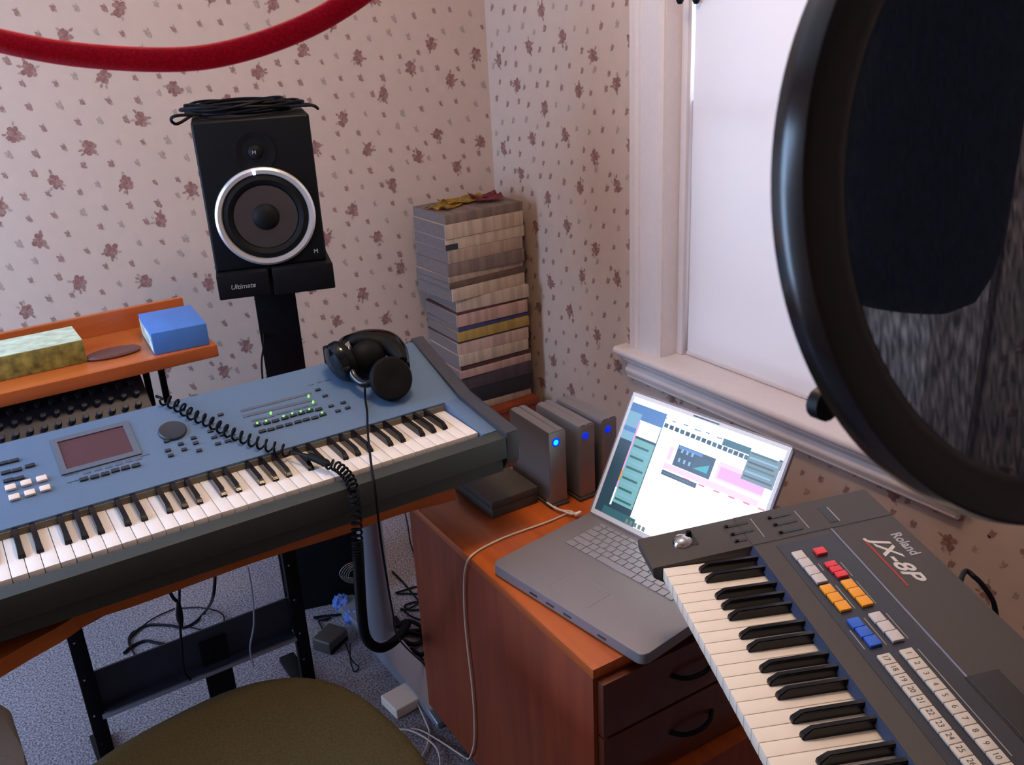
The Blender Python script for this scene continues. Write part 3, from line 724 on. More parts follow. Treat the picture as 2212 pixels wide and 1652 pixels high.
# laptop
LT = CZ+.026
f0 = AZ(1062, 1215, LT); f1 = AZ(1390, 1418, LT); lx = (f1-f0); lx.z = 0; LW = lx.length; lang = math.atan2(lx.y, lx.x)
t = thing('laptop', 'open silver laptop with lit screen on the orange wood cabinet', 'laptop', (f0.x, f0.y, CZ+.0005), lang)
lxv = lx.normalized(); lyv = Vector((-lxv.y, lxv.x, 0))
LD = .282; h_ = .0255
rr = lambda w, d, r, n=5: [(r-r*cos(k*pi/2/n), r-r*sin(k*pi/2/n)) for k in range(n+1)]+[(w-r+r*sin(k*pi/2/n), r-r*cos(k*pi/2/n)) for k in range(n+1)]+[(w-r+r*cos(k*pi/2/n), d-r+r*sin(k*pi/2/n)) for k in range(n+1)]+[(r-r*sin(k*pi/2/n), d-r+r*cos(k*pi/2/n)) for k in range(n+1)]
MB().poly(rr(LW, LD, .014), .004, h_, bev=.0025).build('base', 'alu', t)
b = MB()
for x, y in ((.04, .04), (LW-.04, .04), (.04, LD-.04), (LW-.04, LD-.04)): b.lathe([(.008, 0), (.008, .0045)], X=Matrix.Translation((x, y, 0)), n=14)
b.build('feet', 'rubber', t)
def LP(px, py):
    P = AZ(px, py, LT)-f0; return P.dot(lxv), P.dot(lyv)
# keys
kx0, ky1 = LP(1300, 1128); kx0b, ky0 = LP(1220, 1173); kxr, kyr = LP(1452, 1298)
kx0 = (kx0+kx0b)/2+.001; ky0 = (ky0+kyr)/2; kw_ = kxr-kx0
rows = [[1.25, 1, 1, 1.25, 5, 1.25, 1, 1, 1, 1], [2.25]+[1]*10+[2.25], [1.75]+[1]*11+[1.75], [1.5]+[1]*12+[1], [1]*13+[1.5], [1]*14]
kh = .0185
for r, rw in enumerate(rows):
    tot = sum(rw); x = kx0; y = ky0+r*kh; hh = kh if r < 5 else kh*.6
    for w_ in rw:
        ww = w_*kw_/tot
        MB().box(x+.0008, x+ww-.0008, y+.0008, y+hh-.0008, h_+.0001, h_+.0018, bev=.0006, seg=1).build('key', 'key_alu', t); x += ww
tx0, ty0 = LP(1188, 1262); tx1, ty1 = LP(1297, 1296)
fb = frame(MB(Matrix.Translation(((tx0+tx1)/2, (ty0+ty1)/2+.012, 0))), tx1-tx0, .062, .0009, h_-.0002, h_+.0005); fb.build('trackpad_edge', 'key_alu', t)
for x in (.11, .155, .2, .285): MB().box(x, x+.02, -.0006, .001, .010, .014).build('port', 'jxblack', t)
# lid, leaning back over its hinge
hy = LD-.018; B0 = f0+lyv*hy; B0.z = LT
d_ = APL(1365, 848, f0, lxv)-B0; LL = d_.length+.006; tilt = math.atan2(d_.dot(lyv), d_.z)
LLn = LL
lm = Matrix.Translation((0, hy, h_+.001)) @ Matrix.Rotation(pi/2-tilt, 4, 'X')    # local: x along, y up the lid, z toward the user
lid = MB(lm).poly(rr(LW, LLn, .012), -.009, -.001, bev=.002).build('lid', 'alu', t)
MB(lm).poly([(.004, .004), (LW-.004, .004), (LW-.004, LLn-.004), (.004, LLn-.004)], -.0010, -.0004).build('screen_bezel', 'bezel_glow', lid)
wlu = (lyv*sin(tilt)+Vector((0, 0, cos(tilt)))); wnn = lxv.cross(wlu)
def SPx(px, py):
    P = APL(px, py, B0, wnn)-B0; return P.dot(lxv), P.dot(wlu)
sx0, sx1, sy0, sy1 = .0115, LW-.0115, .014, LLn-.012
lv = [0]
def srect(x0, x1, y0, y1, m, name='screen_window', lay=1):
    x0, x1 = max(x0, sx0), min(x1, sx1); y0, y1 = max(y0, sy0), min(y1, sy1)
    return MB(lm).box(x0, x1, y0, y1, -.0004, -.0004+.00012*lay).build(name, m, lid)
srect(sx0, sx1, sy0, sy1, 's_white', 'screen', 1)
cl = lambda px, py: SPx(1320+px/4.348, 700+py/4.348)
xa = cl(480, 980)[0]
xd0 = xa
srect(sx0, xa+.0, sy0, sy1-.052, 's_dteal', lay=2)
srect(sx0, xa, sy1-.052, sy1-.012, 's_blue', lay=2)
srect(sx0, sx0+.034, sy1-.090, sy1-.030, 's_lblue', lay=3)
srect(sx0, sx0+.034, sy1-.072, sy1-.062, 's_blue', lay=4)
srect(sx0+.034, xa-.002, sy1-.075, sy1-.042, 's_white', lay=3)
srect(sx0+.036, xa-.002, sy0+.030, sy1-.080, 's_mint', lay=3)
for k in range(11): srect(sx0+.040, xa-.008-.004*(k % 3), sy0+.036+k*.0115, sy0+.0405+k*.0115, 's_lblue' if k % 2 else 's_teal', lay=4)
srect(sx0+.0325, sx0+.0365, sy0+.05, sy1-.045, 's_pink', 'screen_line', 5)
srect(sx0+.0325, sx0+.0365, sy0+.075, sy0+.098, 's_orange', 'screen_line', 6)
srect(sx0+.0325, sx0+.0365, sy0+.022, sy0+.060, 's_white', 'screen_line', 6)
srect(sx0+.02, xa+.015, sy0+.0, sy0+.016, 's_teal', lay=6)
for k in range(5): srect(sx0+.085+k*.011, sx0+.092+k*.011, sy0+.001, sy0+.010, 's_grey', 'dock_icon', 7)
# menu row, toolbar
for k in range(9):
    x, y = cl(260+k*105, 790+k*38+(8 if k % 2 else 0)); srect(x, x+.009+.003*(k % 3), y-.0015, y+.0006, 's_blue', 'screen_mark', 3)
for k in range(17):
    x, y = cl(500+k*50, 950+k*20); srect(x, x+.0098, y-.004, y+.0045, 's_black' if k % 3 else 's_teal', 'toolbar_icon', 3)
srect(cl(1060, 1080)[0], cl(1320, 1170)[0], cl(1290, 1230)[1], cl(1060, 1075)[1], 's_teal', lay=4)
# pink clip regions, plug-in windows
x0, y1_ = cl(560, 1130); x1, y0_ = cl(1290, 1500)
srect(cl(545, 1180)[0], sx1-.018, cl(600, 1370)[1]-.006, cl(600, 1370)[1]+.006, 's_lpink', lay=2)
srect(cl(560, 1150)[0], cl(600, 1150)[0], cl(560, 1290)[1], cl(560, 1150)[1], 's_lpink', lay=3)
srect(cl(990, 1380)[0], sx1-.016, cl(1240, 1545)[1]-.004, cl(1100, 1300)[1]-.004, 's_lpink', lay=2)
srect(cl(1000, 1430)[0], sx1-.016, cl(1240, 1545)[1], cl(1240, 1545)[1]+.022, 's_pink', lay=3)
X0, Y1_ = cl(640, 1135); X1, Y0_ = cl(915, 1465)
srect(X0, X1, Y0_, Y1_, 's_black', lay=4)
for k in range(3):
    for j in range(2):
        x = X0+.010+k*.0125; y = Y0_+.010+j*.0185; srect(x, x+.005, y, y+.008, 's_lblue', 'screen_dial', 6)
srect(X0+.002, X1-.030, Y1_-.007, Y1_-.001, 's_blue', lay=5)
srect(X0+.046, X1-.006, Y0_+.007, Y1_-.009, 's_dteal', lay=5)
bm_ = bmesh.new(); q = [(X0+.048, Y0_+.009), (X1-.008, Y0_+.009), (X1-.008, Y1_-.016)]; vs = [bm_.verts.new((x, y, -.0004+.00012*7)) for x, y in q]; bm_.faces.new(vs)
MB(lm).add(bm_).build('screen_graph', 's_cyan', lid)
srect(cl(480, 1370)[0], cl(800, 1490)[0]+.002, cl(480, 1410)[1]-.001, cl(480, 1370)[1]+.001, 's_black', lay=4)
for k in range(14): srect(cl(480, 1370)[0]+.002+k*.0052, cl(480, 1370)[0]+.0045+k*.0052, cl(480, 1410)[1]+.003, cl(480, 1370)[1]-.003, 's_grey', 'screen_mark', 5)
X0, Y1_ = cl(1310, 1195); X1, Y0_ = cl(1510, 1570)
srect(X0, X1, Y0_, Y1_, 's_grey', lay=4)
for k in range(6): srect(X0+.003, X1-.004-.006*(k % 2), Y0_+.006+k*.0088, Y0_+.0095+k*.0088, ('s_black', 's_lblue', 's_teal')[k % 3], 'screen_mark', 5)
for k in range(6):
    x, y = cl(700+k*140, 1400+k*55); srect(x, x+.014, y-.013, y-.010, 's_red', 'screen_mark', 4)
srect(cl(1580, 1290)[0], cl(1640, 1300)[0], cl(1600, 1390)[1], cl(1620, 1290)[1], 's_black', lay=3)
# the screen's own light
MB(lm).box(LW*.42, LW*.58, LLn-.0095, LLn-.007, -.0004, -.0001).build('camera_strip', 'jxblack', lid)

# drives
dr0 = [(1189.5, 1090), (1252, 1075), (1300, 1060)]
dlab = ['silver hard drive with a bright cyan light, nearest the charging cable', 'silver hard drive with a dark blue light, middle of the three upright drives', 'silver hard drive standing nearest the laptop lid, back of the three drives']
for i, (px, py) in enumerate(dr0):
    p = AZ(px, py, CZ+.008)
    t = thing('hard_drive', dlab[i], 'hard drive', (p.x, p.y, CZ+.0005), radians(-3+2*i), 'upright hard drives on the cabinet')
    W_, D_, H_ = .0435, .160, .180
    b = MB()
    pf = [(0, .010), (0, H_-.008), (.003, H_-.002), (.010, H_), (.018, H_), (.020, H_-.002), (.0235, H_-.002), (.0255, H_), (W_-.010, H_), (W_-.003, H_-.002), (W_, H_-.008), (W_, .010), (W_-.006, .006), (.006, .006)]
    b.poly([(x, z_) for x, z_ in pf], 0, D_, X=Matrix(((1, 0, 0, 0), (0, 0, 1, 0), (0, 1, 0, 0), (0, 0, 0, 1))))
    b.build('case', 'aludark', t)
    MB().box(.001, W_-.001, -.0012, .0008, .008, H_-.004, bev=.0004).build('front_plate', 'aludark', t)
    MB().box(-.003, W_+.003, -.006, D_, 0, .0065, bev=.002).build('rubber_stand', 'jx', t)
    lens = MB(Matrix.Translation((W_*.42, -.001, H_-.026)) @ Matrix.Rotation(pi/2, 4, 'X')).lathe([(.0085+.0015*(i == 0), 0), (.0085+.0015*(i == 0), .0012), (.006, .002), (0, .0022)], n=24).build('light_button', 'ledb', t)
    if i == 0: MB(Matrix.Translation((W_*.42-.001, -.003, H_-.026)) @ Matrix.Rotation(pi/2, 4, 'X')).lathe([(.0062, 0), (.005, .0012), (0, .0014)], n=20).build('light_core', 'ledc', lens)
# the flat dark box
p = AZ(1065, 1121, CZ); q = AZ(1168, 1075, CZ); r_ = AZ(992, 1052, CZ+.04)
ang = math.atan2(q.y-p.y, q.x-p.x)
t = thing('metal_box', 'flat dark grey metal box on the cabinet beside the first hard drive', 'box', (p.x, p.y, CZ+.0005), -.02)
bw_, bd_ = .118, .17
MB().box(0, bw_, 0, bd_, 0, .022, bev=.002).build('lower_shell', 'brownup', t)
MB().box(-.001, bw_+.001, -.001, bd_, .0225, .040, bev=.003).build('lid', 'jx', t)

# small low brown cabinet in the corner with the magazines
LZ = CH-(CH-(1.1158-((380+1500/3.178)-455)*.001368))*2.62/2.10-.0005
t = thing('low_cabinet', 'low reddish brown wooden cabinet in the corner under the magazines', 'cabinet', (1.63, 2.70, 0))
MB().box(-.24, .135, -.12, .19, .05, LZ-.019, bev=.002).build('body', 'woodz', t); MB().box(-.245, .138, -.125, .195, LZ-.019, LZ, bev=.002).build('top', 'woodz', t)
MB().box(-.22, .12, -.10, .17, 0, .05).build('plinth', 'wooddark', t)

# ================================================================== MAGAZINE STACK
yc = [(1450, 1500, 'tan', 'cream-brown book'), (1340, 1440, 'black', 'thick black book'), (1250, 1338, 'plum', 'dark plum book with faint spine stripes'), (1199, 1246, 'lpink', 'pale pink magazine'), (1165, 1197, 'maroon', 'dark maroon magazine'),
      (1090, 1162, 'cream', 'cream magazine, squared corner'), (1012, 1088, 'pinkc', 'pinkish cream magazine'), (1000, 1010, 'maroon', 'thin dark red magazine'), (935, 998, 'yellow', 'yellow printed magazine'), (902, 932, 'navy', 'navy blue magazine'), (820, 898, 'pink', 'pink magazine'),
      (805, 818, 'maroon', 'thin dark brown magazine'), (722, 802, 'cream', 'thick cream magazine'), (640, 720, 'cream2', 'ivory magazine'), (602, 638, 'brown', 'brown magazine'), (562, 600, 'tan', 'tan grey magazine'), (482, 560, 'dull', 'dull mauve-brown magazine'),
      (402, 480, 'tan', 'tan magazine with slight sag'), (330, 400, 'cream2', 'off-white magazine with dark spine end'), (240, 328, 'cream', 'cream magazine with grey blocks'), (182, 238, 'dull', 'grey-brown magazine')]
pos = ['at the very bottom of the corner stack', 'just above the bottom book of the stack', 'above the thick black book in the stack', 'above the dark plum book', 'above the pale pink magazine low in the stack', 'above the lower dark maroon magazine', 'below the thin red line in the mid stack', 'right under the yellow magazine',
       'right under the navy blue one', 'between the pink and the yellow magazines', 'above the navy blue magazine', 'on top of the pink magazine', 'above the thin brown line in mid stack', 'under the brown magazine in mid stack', 'above the ivory magazine', 'under the mauve-brown magazine', 'in the upper part of the stack', 'under the magazine with dark spine end', 'near the top of the stack', 'second from the top covers', 'under the bright covers on top of the stack']
bc = {'tan': (.36, .26, .20), 'black': (.015, .012, .018), 'plum': (.06, .04, .05), 'lpink': (.42, .26, .22), 'maroon': (.07, .025, .02), 'cream': (.46, .35, .27), 'pinkc': (.45, .31, .25), 'yellow': (.38, .24, .06), 'navy': (.05, .05, .13), 'pink': (.46, .28, .23), 'cream2': (.48, .37, .28), 'brown': (.12, .07, .05), 'dull': (.19, .13, .11)}
def spine_mat(k, c, sd):                                   # a spine or page block with vertical printed blocks
    m = bpy.data.materials.new('magazine_'+k); m.use_nodes = True; nt = m.node_tree; b_ = nt.nodes['Principled BSDF']; b_.inputs['Roughness'].default_value = .7
    tc = nt.nodes.new('ShaderNodeTexCoord'); mp = nt.nodes.new('ShaderNodeMapping'); mp.inputs['Scale'].default_value = (38, 3, 2); mp.inputs['Location'].default_value = (sd, sd*2, 0)
    n = nt.nodes.new('ShaderNodeTexNoise'); n.inputs['Scale'].default_value = 1; n.inputs['Detail'].default_value = 3
    r = nt.nodes.new('ShaderNodeValToRGB'); r.color_ramp.interpolation = 'EASE'
    r.color_ramp.elements[0].position = .36; r.color_ramp.elements[1].position = .6
    r.color_ramp.elements[0].color = (*[v*.80 for v in c], 1); r.color_ramp.elements[1].color = (*[min(1, v*1.08) for v in c], 1)
    for a_, c_ in ((tc.outputs['Object'], mp.inputs[0]), (mp.outputs[0], n.inputs['Vector']), (n.outputs['Fac'], r.inputs[0]), (r.outputs[0], b_.inputs['Base Color'])): nt.links.new(a_, c_)
    return m
bm_c = {k: spine_mat(k, c, i*1.7) for i, (k, c) in enumerate(bc.items())}
M['pages'] = mat('page_edges', (.165, .125, .12), .8, noise=.12, nscale=120)
MS = 2.62/2.10
zb = lambda v: CH-(CH-(1.1158-((380+v/3.178)-455)*.001368))*MS
rng = random.Random(11); ztop = zb(1500)
SX1 = 1.409*MS; SY = 2.62
for i, (v0, v1, k, nm) in enumerate(yc):
    z1 = zb(v0); z0 = ztop
    th = max(.004, z1-z0-.0004); ztop = z0+th+.0003
    low = i < 13
    x0 = 1.180*MS+(0 if low else -.020)+rng.uniform(-.004, .004); x1 = SX1+rng.uniform(-.006, .006)
    if i in (0,): x0 += .015
    wdt = x1-x0; yaw = radians((-1.5 if low else 1.5)+rng.uniform(-1.5, 1.5))
    t = thing('magazine', nm+' '+pos[i], 'magazine', ((x0+x1)/2, SY+rng.uniform(-.004, .004), z0), yaw, 'magazines in the corner stack')
    D = .225 if low else .215
    b = MB(); b.box(-wdt/2, wdt/2, 0, D, 0, th, bev=min(.002, th*.3)); b.build('cover', bm_c[k], t)
    if th > .012: MB().box(-wdt/2-.0005, -wdt/2+.002, .004, D-.004, .0015, th-.0015).build('page_block', 'pages', t)
    if i == 18: MB().box(-wdt/2-.001, -wdt/2+.045, -.0008, .001, .002, th*.55).build('spine_label', 'jxblack', t)
zt = ztop
for j, (px, py, w_, d__, ang, mcol, lab) in enumerate(((940, 445, .12, .09, .5, 'yellowp', 'small orange and yellow printed leaflet on the left of the stack top'), (1000, 430, .15, .10, .1, 'yellowp', 'yellow printed leaflet lying on the middle of the stack top'), (1050, 427, .10, .10, -.2, 'redp', 'red and purple printed leaflet at the right of the stack top'))):
    if 'redp' not in M: M['redp'] = mat('red_print_cover', (.30, .05, .07), .6, noise=.6, nscale=60)
    p = AZ(px, py, zt+.01)
    b = MB(); bm_ = bmesh.new(); n = 8; g = []
    for a in range(n+1):
        g.append([bm_.verts.new(((a/n-.5)*w_, (c_/n-.5)*d__, .004*j+.0015+.014*(abs(a/n-.5)*2)**2*(.5+.5*sin(c_*1.3+j*2))+.003*sin(a*2.1+c_)**2)) for c_ in range(n+1)])
    for a in range(n):
        for c_ in range(n): bm_.faces.new((g[a][c_], g[a+1][c_], g[a+1][c_+1], g[a][c_+1]))
    bmesh.ops.solidify(bm_, geom=list(bm_.faces), thickness=.0015)
    b.add(bm_); o = b.build('leaflet', mcol); o.location = (min(max(p.x, 1.52), 1.70), min(max(p.y, 2.67), 2.77), zt+.001); o.rotation_euler.z = ang
    tag(o, lab, 'leaflet', 'leaflets on the stack top')

# ================================================================== SPEAKER AND STAND
SA = radians(-17)
fl = AY(476, 590, 2.105); 
t = thing('speaker', 'black studio loudspeaker with silver-ringed woofer on a tall black stand', 'speaker', (.690, 2.085, 1.0985), SA)
SW, SH, SD = .254, .335, .25
b = MB(); b.box(-SW/2, SW/2, 0, SD, 0, SH, bev=.006, seg=3); b.build('cabinet', 'blackp', t)
wc = Matrix.Translation((.002, -.0005, .117)) @ Matrix.Rotation(pi/2, 4, 'X')     # z toward the room
MB(wc).ringlathe([(.112, 0), (.111, .006), (.106, .010), (.098, .008), (.095, .002), (.095, 0)], n=72).build('woofer_ring', 'ring', t)
MB(wc).ringlathe([(.095, .0005), (.095, .004), (.084, .008), (.073, .003), (.070, .0005)], n=72).build('surround', 'rubber', t)
MB(wc).lathe([(.071, .0018), (.070, .0018), (.034, .0008), (.033, .0006), (0, .0004)], n=72).build('cone_back', 'rubber', t)
bmc = bmesh.new()
b = MB(wc); b.lathe([(.071, .0042), (.030, -.0005+.0015)], n=72); b.build('cone', 'cone', t)
MB(wc).lathe([(.031, .0012), (.030, .006), (.024, .012), (.012, .016), (0, .017)], n=40).build('dust_cap', 'rubber', t)
MB(wc @ Matrix.Translation((-.012, .1035, .009))).box(-.003, .003, -.007, .007, 0, .0025, bev=.001).build('power_light', 'ledw', t)
tw = Matrix.Translation((.0, -.0005, .262)) @ Matrix.Rotation(pi/2, 4, 'X')
MB(tw).ringlathe([(.045, 0), (.044, .002), (.030, -.0002)], n=48).build('tweeter_plate', 'blackm', t)
MB(tw).lathe([(.016, .0003), (.014, .004), (.008, .007), (0, .008)], n=32).build('tweeter', 'rubber', t)
text_obj('badge', 'M', .014, 'printgrey', t, Matrix.Translation((.098, -.0012, .020)) @ Matrix.Rotation(pi/2, 4, 'X'), ext=.0004)
text_obj('badge', 'M', .012, 'printgrey', t, Matrix.Translation((-.008, -.0092, .258)) @ Matrix.Rotation(pi/2, 4, 'X'), ext=.0004)
t = thing('speaker_stand', 'black column stand carrying the loudspeaker behind the keyboard', 'stand', (.690, 2.085, 0), SA)
MB().box(-.128, -.012, -.030, .22, 1.040, 1.098, bev=.004).build('cradle', 'blackm', t)
MB().box(-.004, .136, -.030, .22, 1.036, 1.098, bev=.004).build('cradle', 'blackm', t)
MB().box(-.052, .048, .12, .20, .46, 1.060, bev=.004).build('column', 'blackm', t)
MB().box(-.10, .13, .22, .36, 0, .46, bev=.006).build('pedestal', 'blackm', t)
MB().box(-.052, .048, .13, .25, .42, .475, bev=.004).build('collar', 'blackm', t)
text_obj('lettering', 'Ultimate', .016, 'printgrey', t, Matrix.Translation((-.100, -.0306, 1.063)) @ Matrix.Rotation(pi/2, 4, 'X'), shear=.2, ext=.0003)
# cable bundle on the speaker
top = 1.0985+SH
b = MB(); rng = random.Random(4)
for k in range(13):
    ph = rng.uniform(0, 6.28); cx = rng.uniform(-.03, .03); a_ = rng.uniform(.085, .135); c_ = rng.uniform(.05, .085); pts = []
    n = 22
    for j in range(n+1):
        w_ = 2*pi*j/n+ph
        pts.append((cx-.008+a_*cos(w_), .11+c_*sin(w_), .006+.004*(k % 4)+.006*sin(2*w_+k)+.005))
    b.tube(smoothpts(pts, 3), .0032, n=7)
for k, pts in enumerate(([(-.10, .02, .012), (-.15, .0, .016), (-.165, .01, .008), (-.155, .03, -.004), (-.12, .06, .010)], [(.09, .03, .014), (.135, .01, .015), (.150, .02, .006), (.14, .05, .012), (.1, .09, .016)])):
    b.tube(smoothpts(pts, 6), .0034, n=7)
o = b.build('cable_bundle', 'blackcord'); o.location = (.690, 2.085, top+.001); o.rotation_euler.z = SA
tag(o, 'tangled bundle of thin black cables coiled on top of the loudspeaker', 'cable bundle')
pts = [AY(572, 660, 2.26), AY(570, 740, 2.2), AY(566, 805, 2.17), Vector((.655, 2.2, .6)), Vector((.64, 2.22, .2)), Vector((.60, 2.2, .005))]
o = MB().tube(smoothpts(pts), .0025, n=8).build('speaker_cable', 'blackcord'); tag(o, 'thin black cable hanging down beside the loudspeaker stand column', 'cable')

# ================================================================== HEADPHONES AND COILED CORD
def KW_(px, py, h):                                       # point over the keyboard's sloping panel
    return APL(px, py, wP0+wn*h, wn)
t = thing('headphones', 'glossy black closed headphones lying on the right end of the blue-grey keyboard', 'headphones', KW_(820, 800, 0))
HL = Matrix.Translation(-KW_(820, 800, 0))
def cup(center, axis, r, th, name, pad_front=True):
    zax = axis.normalized(); xax = zax.cross(Vector((0, 0, 1))).normalized(); yax = zax.cross(xax)
    mt = HL @ basis(center, xax, yax, zax)
    sh = MB(mt).lathe([(0, -th*.62), (r*.55, -th*.60), (r*.82, -th*.45), (r*.92, -th*.15), (r*.92, 0)], n=40, ay=1.12).build('ear_cup', 'blackg', t)
    MB(mt).lathe([(r*.99, 0), (r*1.0, th*.16), (r*.9, th*.34), (r*.62, th*.38), (r*.3, th*.33), (0, th*.32)], n=40).build('ear_pad', 'rubber', sh)
    return mt
toC = -ray(845, 815).normalized()
c1 = KW_(843, 818, .040); ax1 = (toC*.9+Vector((.25, -.3, .15))).normalized()
c2_ = KW_(738, 778, .043); ax2 = Vector((.9, .1, .25)).normalized()
cup(c1, ax1, .046, .042, 'a'); cup(c2_, ax2, .043, .040, 'b')
# headband: wide padded arch from the left cup, over the back, down to the right cup
hb = [AD(733, 775, (KW_(738, 778, .04)-CP).dot(cF)), AD(738, 742, 2.02), AD(770, 722, 2.06), AD(812, 716, 2.08), AD(850, 726, 2.06), AD(873, 752, 2.03), AD(880, 790, 1.99)]
hb = [HL @ p for p in smoothpts(hb, 8)]
bm_ = bmesh.new(); secs = []
mid = sum(hb, Vector())/len(hb)
for i, p in enumerate(hb):
    tng = (hb[min(i+1, len(hb)-1)]-hb[max(i-1, 0)]).normalized(); f_ = i/(len(hb)-1)
    wd = .012+.022*sin(pi*f_)
    side = (-toC).cross(tng).cross(tng).normalized(); nrm = tng.cross(side)
    secs.append([bm_.verts.new(p+side*wd*cos(a)+nrm*.006*sin(a)) for a in [2*pi*k/12 for k in range(12)]])
for p, q in zip(secs, secs[1:]):
    for k in range(12): bm_.faces.new((p[k], p[(k+1) % 12], q[(k+1) % 12], q[k]))
bm_.faces.new(secs[0][::-1]); bm_.faces.new(secs[-1])
MB().add(bm_).build('headband', 'blackg', t)
hb2 = [AD(757, 740, 1.99), AD(775, 735, 1.99), AD(805, 738, 2.0), AD(835, 745, 2.0), AD(858, 760, 1.98), AD(868, 780, 1.96)]
MB().tube([HL @ p for p in smoothpts(hb2, 6)], [.012+.010*sin(pi*k/30) for k in range(31)], n=12).build('headband_pad', 'rubber', t)
for px, py, d_ in ((752, 800, 1.95), (757, 770, 1.96)): pass
MB().tube([HL @ p for p in smoothpts([AD(753, 752, 1.965), AD(757, 785, 1.95), AD(765, 812, 1.94), AD(785, 828, 1.93), AD(805, 822, 1.925), AD(818, 795, 1.93)], 6)], .009, n=12).build('yoke', 'blackg', t)
MB().box(-.008, .008, -.008, .02, -.02, .02, bev=.004, X=HL @ Matrix.Translation(AD(717, 768, 2.0)) @ Matrix.Rotation(.3, 4, 'Z')).build('hinge', 'rubber', t)
bme = bmesh.new(); bmesh.ops.create_uvsphere(bme, u_segments=28, v_segments=18, radius=1)
for v in bme.verts: v.co = Vector((v.co.x*.042, v.co.y*.030, v.co.z*.040))
MB(HL @ Matrix.Translation(KW_(793, 775, .042)) @ Matrix.Rotation(.3, 4, 'Y')).add(bme).build('headband_pad', 'rubber', t)
# straight cord
pts = [KW_(788, 832, .012), KW_(789, 860, .004), KW_(793, 890, .004), AZ(794, 925, .878), AZ(797, 960, .868), AZ(803, 1010, .862), AY(808, 1040, 1.405), AY(814, 1090, 1.398), AY(822, 1160, 1.40), AY(834, 1240, 1.45), AY(848, 1320, 1.55), AY(862, 1380, 1.68), Vector((.865, 1.85, .02)), Vector((.88, 1.92, .006))]
o = MB().tube(smoothpts(pts, 8), .0022, n=8).build('headphone_cord', 'blackcord'); tag(o, 'thin straight black cord falling from the headphones across the white keys', 'cord')
# coiled cord over the panel, plug on the keys, hanging coil
t = thing('coiled_cord', 'black coiled cord lying across the blue-grey keyboard and hanging down in front of it', 'cord', KW_(600, 960, 0))
HL2 = Matrix.Translation(-KW_(600, 960, 0))
pa = [KW_(352, 862, .011), KW_(378, 873, .010), KW_(415, 895, .010), KW_(455, 912, .010), KW_(500, 935, .010), KW_(545, 952, .010), KW_(590, 966, .010), KW_(625, 976, .011)]
MB().tube([HL2 @ p for p in coil(pa, .0105, .0175, 16)], .0023, n=7).build('coiled_section', 'blackcord', t)
MB().tube([HL2 @ p for p in smoothpts([KW_(338, 856, .004), KW_(345, 858, .012), KW_(352, 862, .011)])], .003, n=7).build('cord_end', 'blackcord', t)
MB().tube([HL2 @ p for p in (KW_(627, 975, .012), AZ(650, 980, .874), AZ(668, 985, .874))], .0032, n=8).build('straight_link', 'blackcord', t)
MB().tube([HL2 @ p for p in (AZ(664, 984, .873), AZ(668, 985, .873), AZ(680, 989, .871), AZ(706, 1001, .869), AZ(712, 1003, .869))], [.003, .0075, .008, .0075, .003], n=14).build('plug', 'rubber', t)
pb = [AZ(708, 1002, .869), AZ(725, 1006, .867), AZ(742, 1018, .866), AZ(756, 1036, .862), AZ(763, 1058, .855), AY(768, 1085, 1.398), AY(770, 1120, 1.396), AY(772, 1170, 1.396)]
MB().tube([HL2 @ p for p in coil(pb, .0088, .0125, 14)], .0023, n=7).build('coiled_section', 'blackcord', t)
pc = [AY(772, 1168, 1.396), AY(774, 1205, 1.40), AY(777, 1260, 1.44), AY(781, 1320, 1.50), AY(787, 1365, 1.56), AY(800, 1390, 1.60), AY(822, 1399, 1.64), AY(845, 1390, 1.70), AY(866, 1370, 1.78), AY(880, 1345, 1.86)]
MB().tube([HL2 @ p for p in coil(pc, .0085, .0055)], .0026, n=6).build('coiled_section', 'blackcord', t)

# ================================================================== UNDER THE DESK
t = thing('folding_stand', 'black metal stand frame with a wide cross panel on the carpet under the desk', 'stand', (.33, 1.95, 0))
L = Matrix.Translation((-.33, -1.95, 0))
for x0, x1 in ((.072, .106), (.562, .596)):
    pst = MB(L).box(x0, x1, 1.945, 1.962, 0, .700, bev=.002).build('post', 'blackm', t)
    for zz_ in (.12, .2, .3, .4, .5): MB(L).lathe([(.0025, 0), (.0025, .001)], X=Matrix.Translation(((x0+x1)/2-.006, 1.9449, zz_)) @ Matrix.Rotation(pi/2, 4, 'X'), n=8).build('rivet', 'chrome', pst)
    MB(L).box(x0-.004, x1+.004, 1.80, 2.12, 0, .022, bev=.004).build('foot', 'blackm', t)
b = MB(L); b.prism([(1.963, .205), (1.963, .300), (1.968, .300), (1.968, .205)], .095, .565); b.prism([(1.94, .2), (1.963, .206), (1.963, .200)], .106, .560)
b.build('cross_panel', 'mixer', t)
MB(L).box(.099, .562, 1.935, 1.946, .188, .196, bev=.001).build('cross_rail', 'silver', t)
MB(L).box(.335, .40, 1.955, 1.9625, .02, .27, bev=.001).build('center_plate', 'blackm', t)
p = AZ(715, 1392, .0)
t = thing('power_adapter', 'black power adapter block on the carpet left of the desk leg', 'power adapter', (p.x, p.y, 0), .5)
MB().box(-.04, .04, -.032, .032, .0005, .040, bev=.006, seg=3).build('body', 'jx', t); MB().box(-.038, .038, -.033, .033, .0003, .016, bev=.003).build('lower_shell', 'blackp', t)
o = MB().tube(smoothpts([Vector((p.x+.03, p.y-.03, .02)), AZ(760, 1425, .01), AZ(775, 1440, .005), AZ(765, 1450, .005), AZ(757, 1425, .02), AZ(756, 1390, .02)]), .002, n=7).build('adapter_cord', 'blackcord'); tag(o, 'thin black cord looping on the carpet below the black power adapter', 'cord')
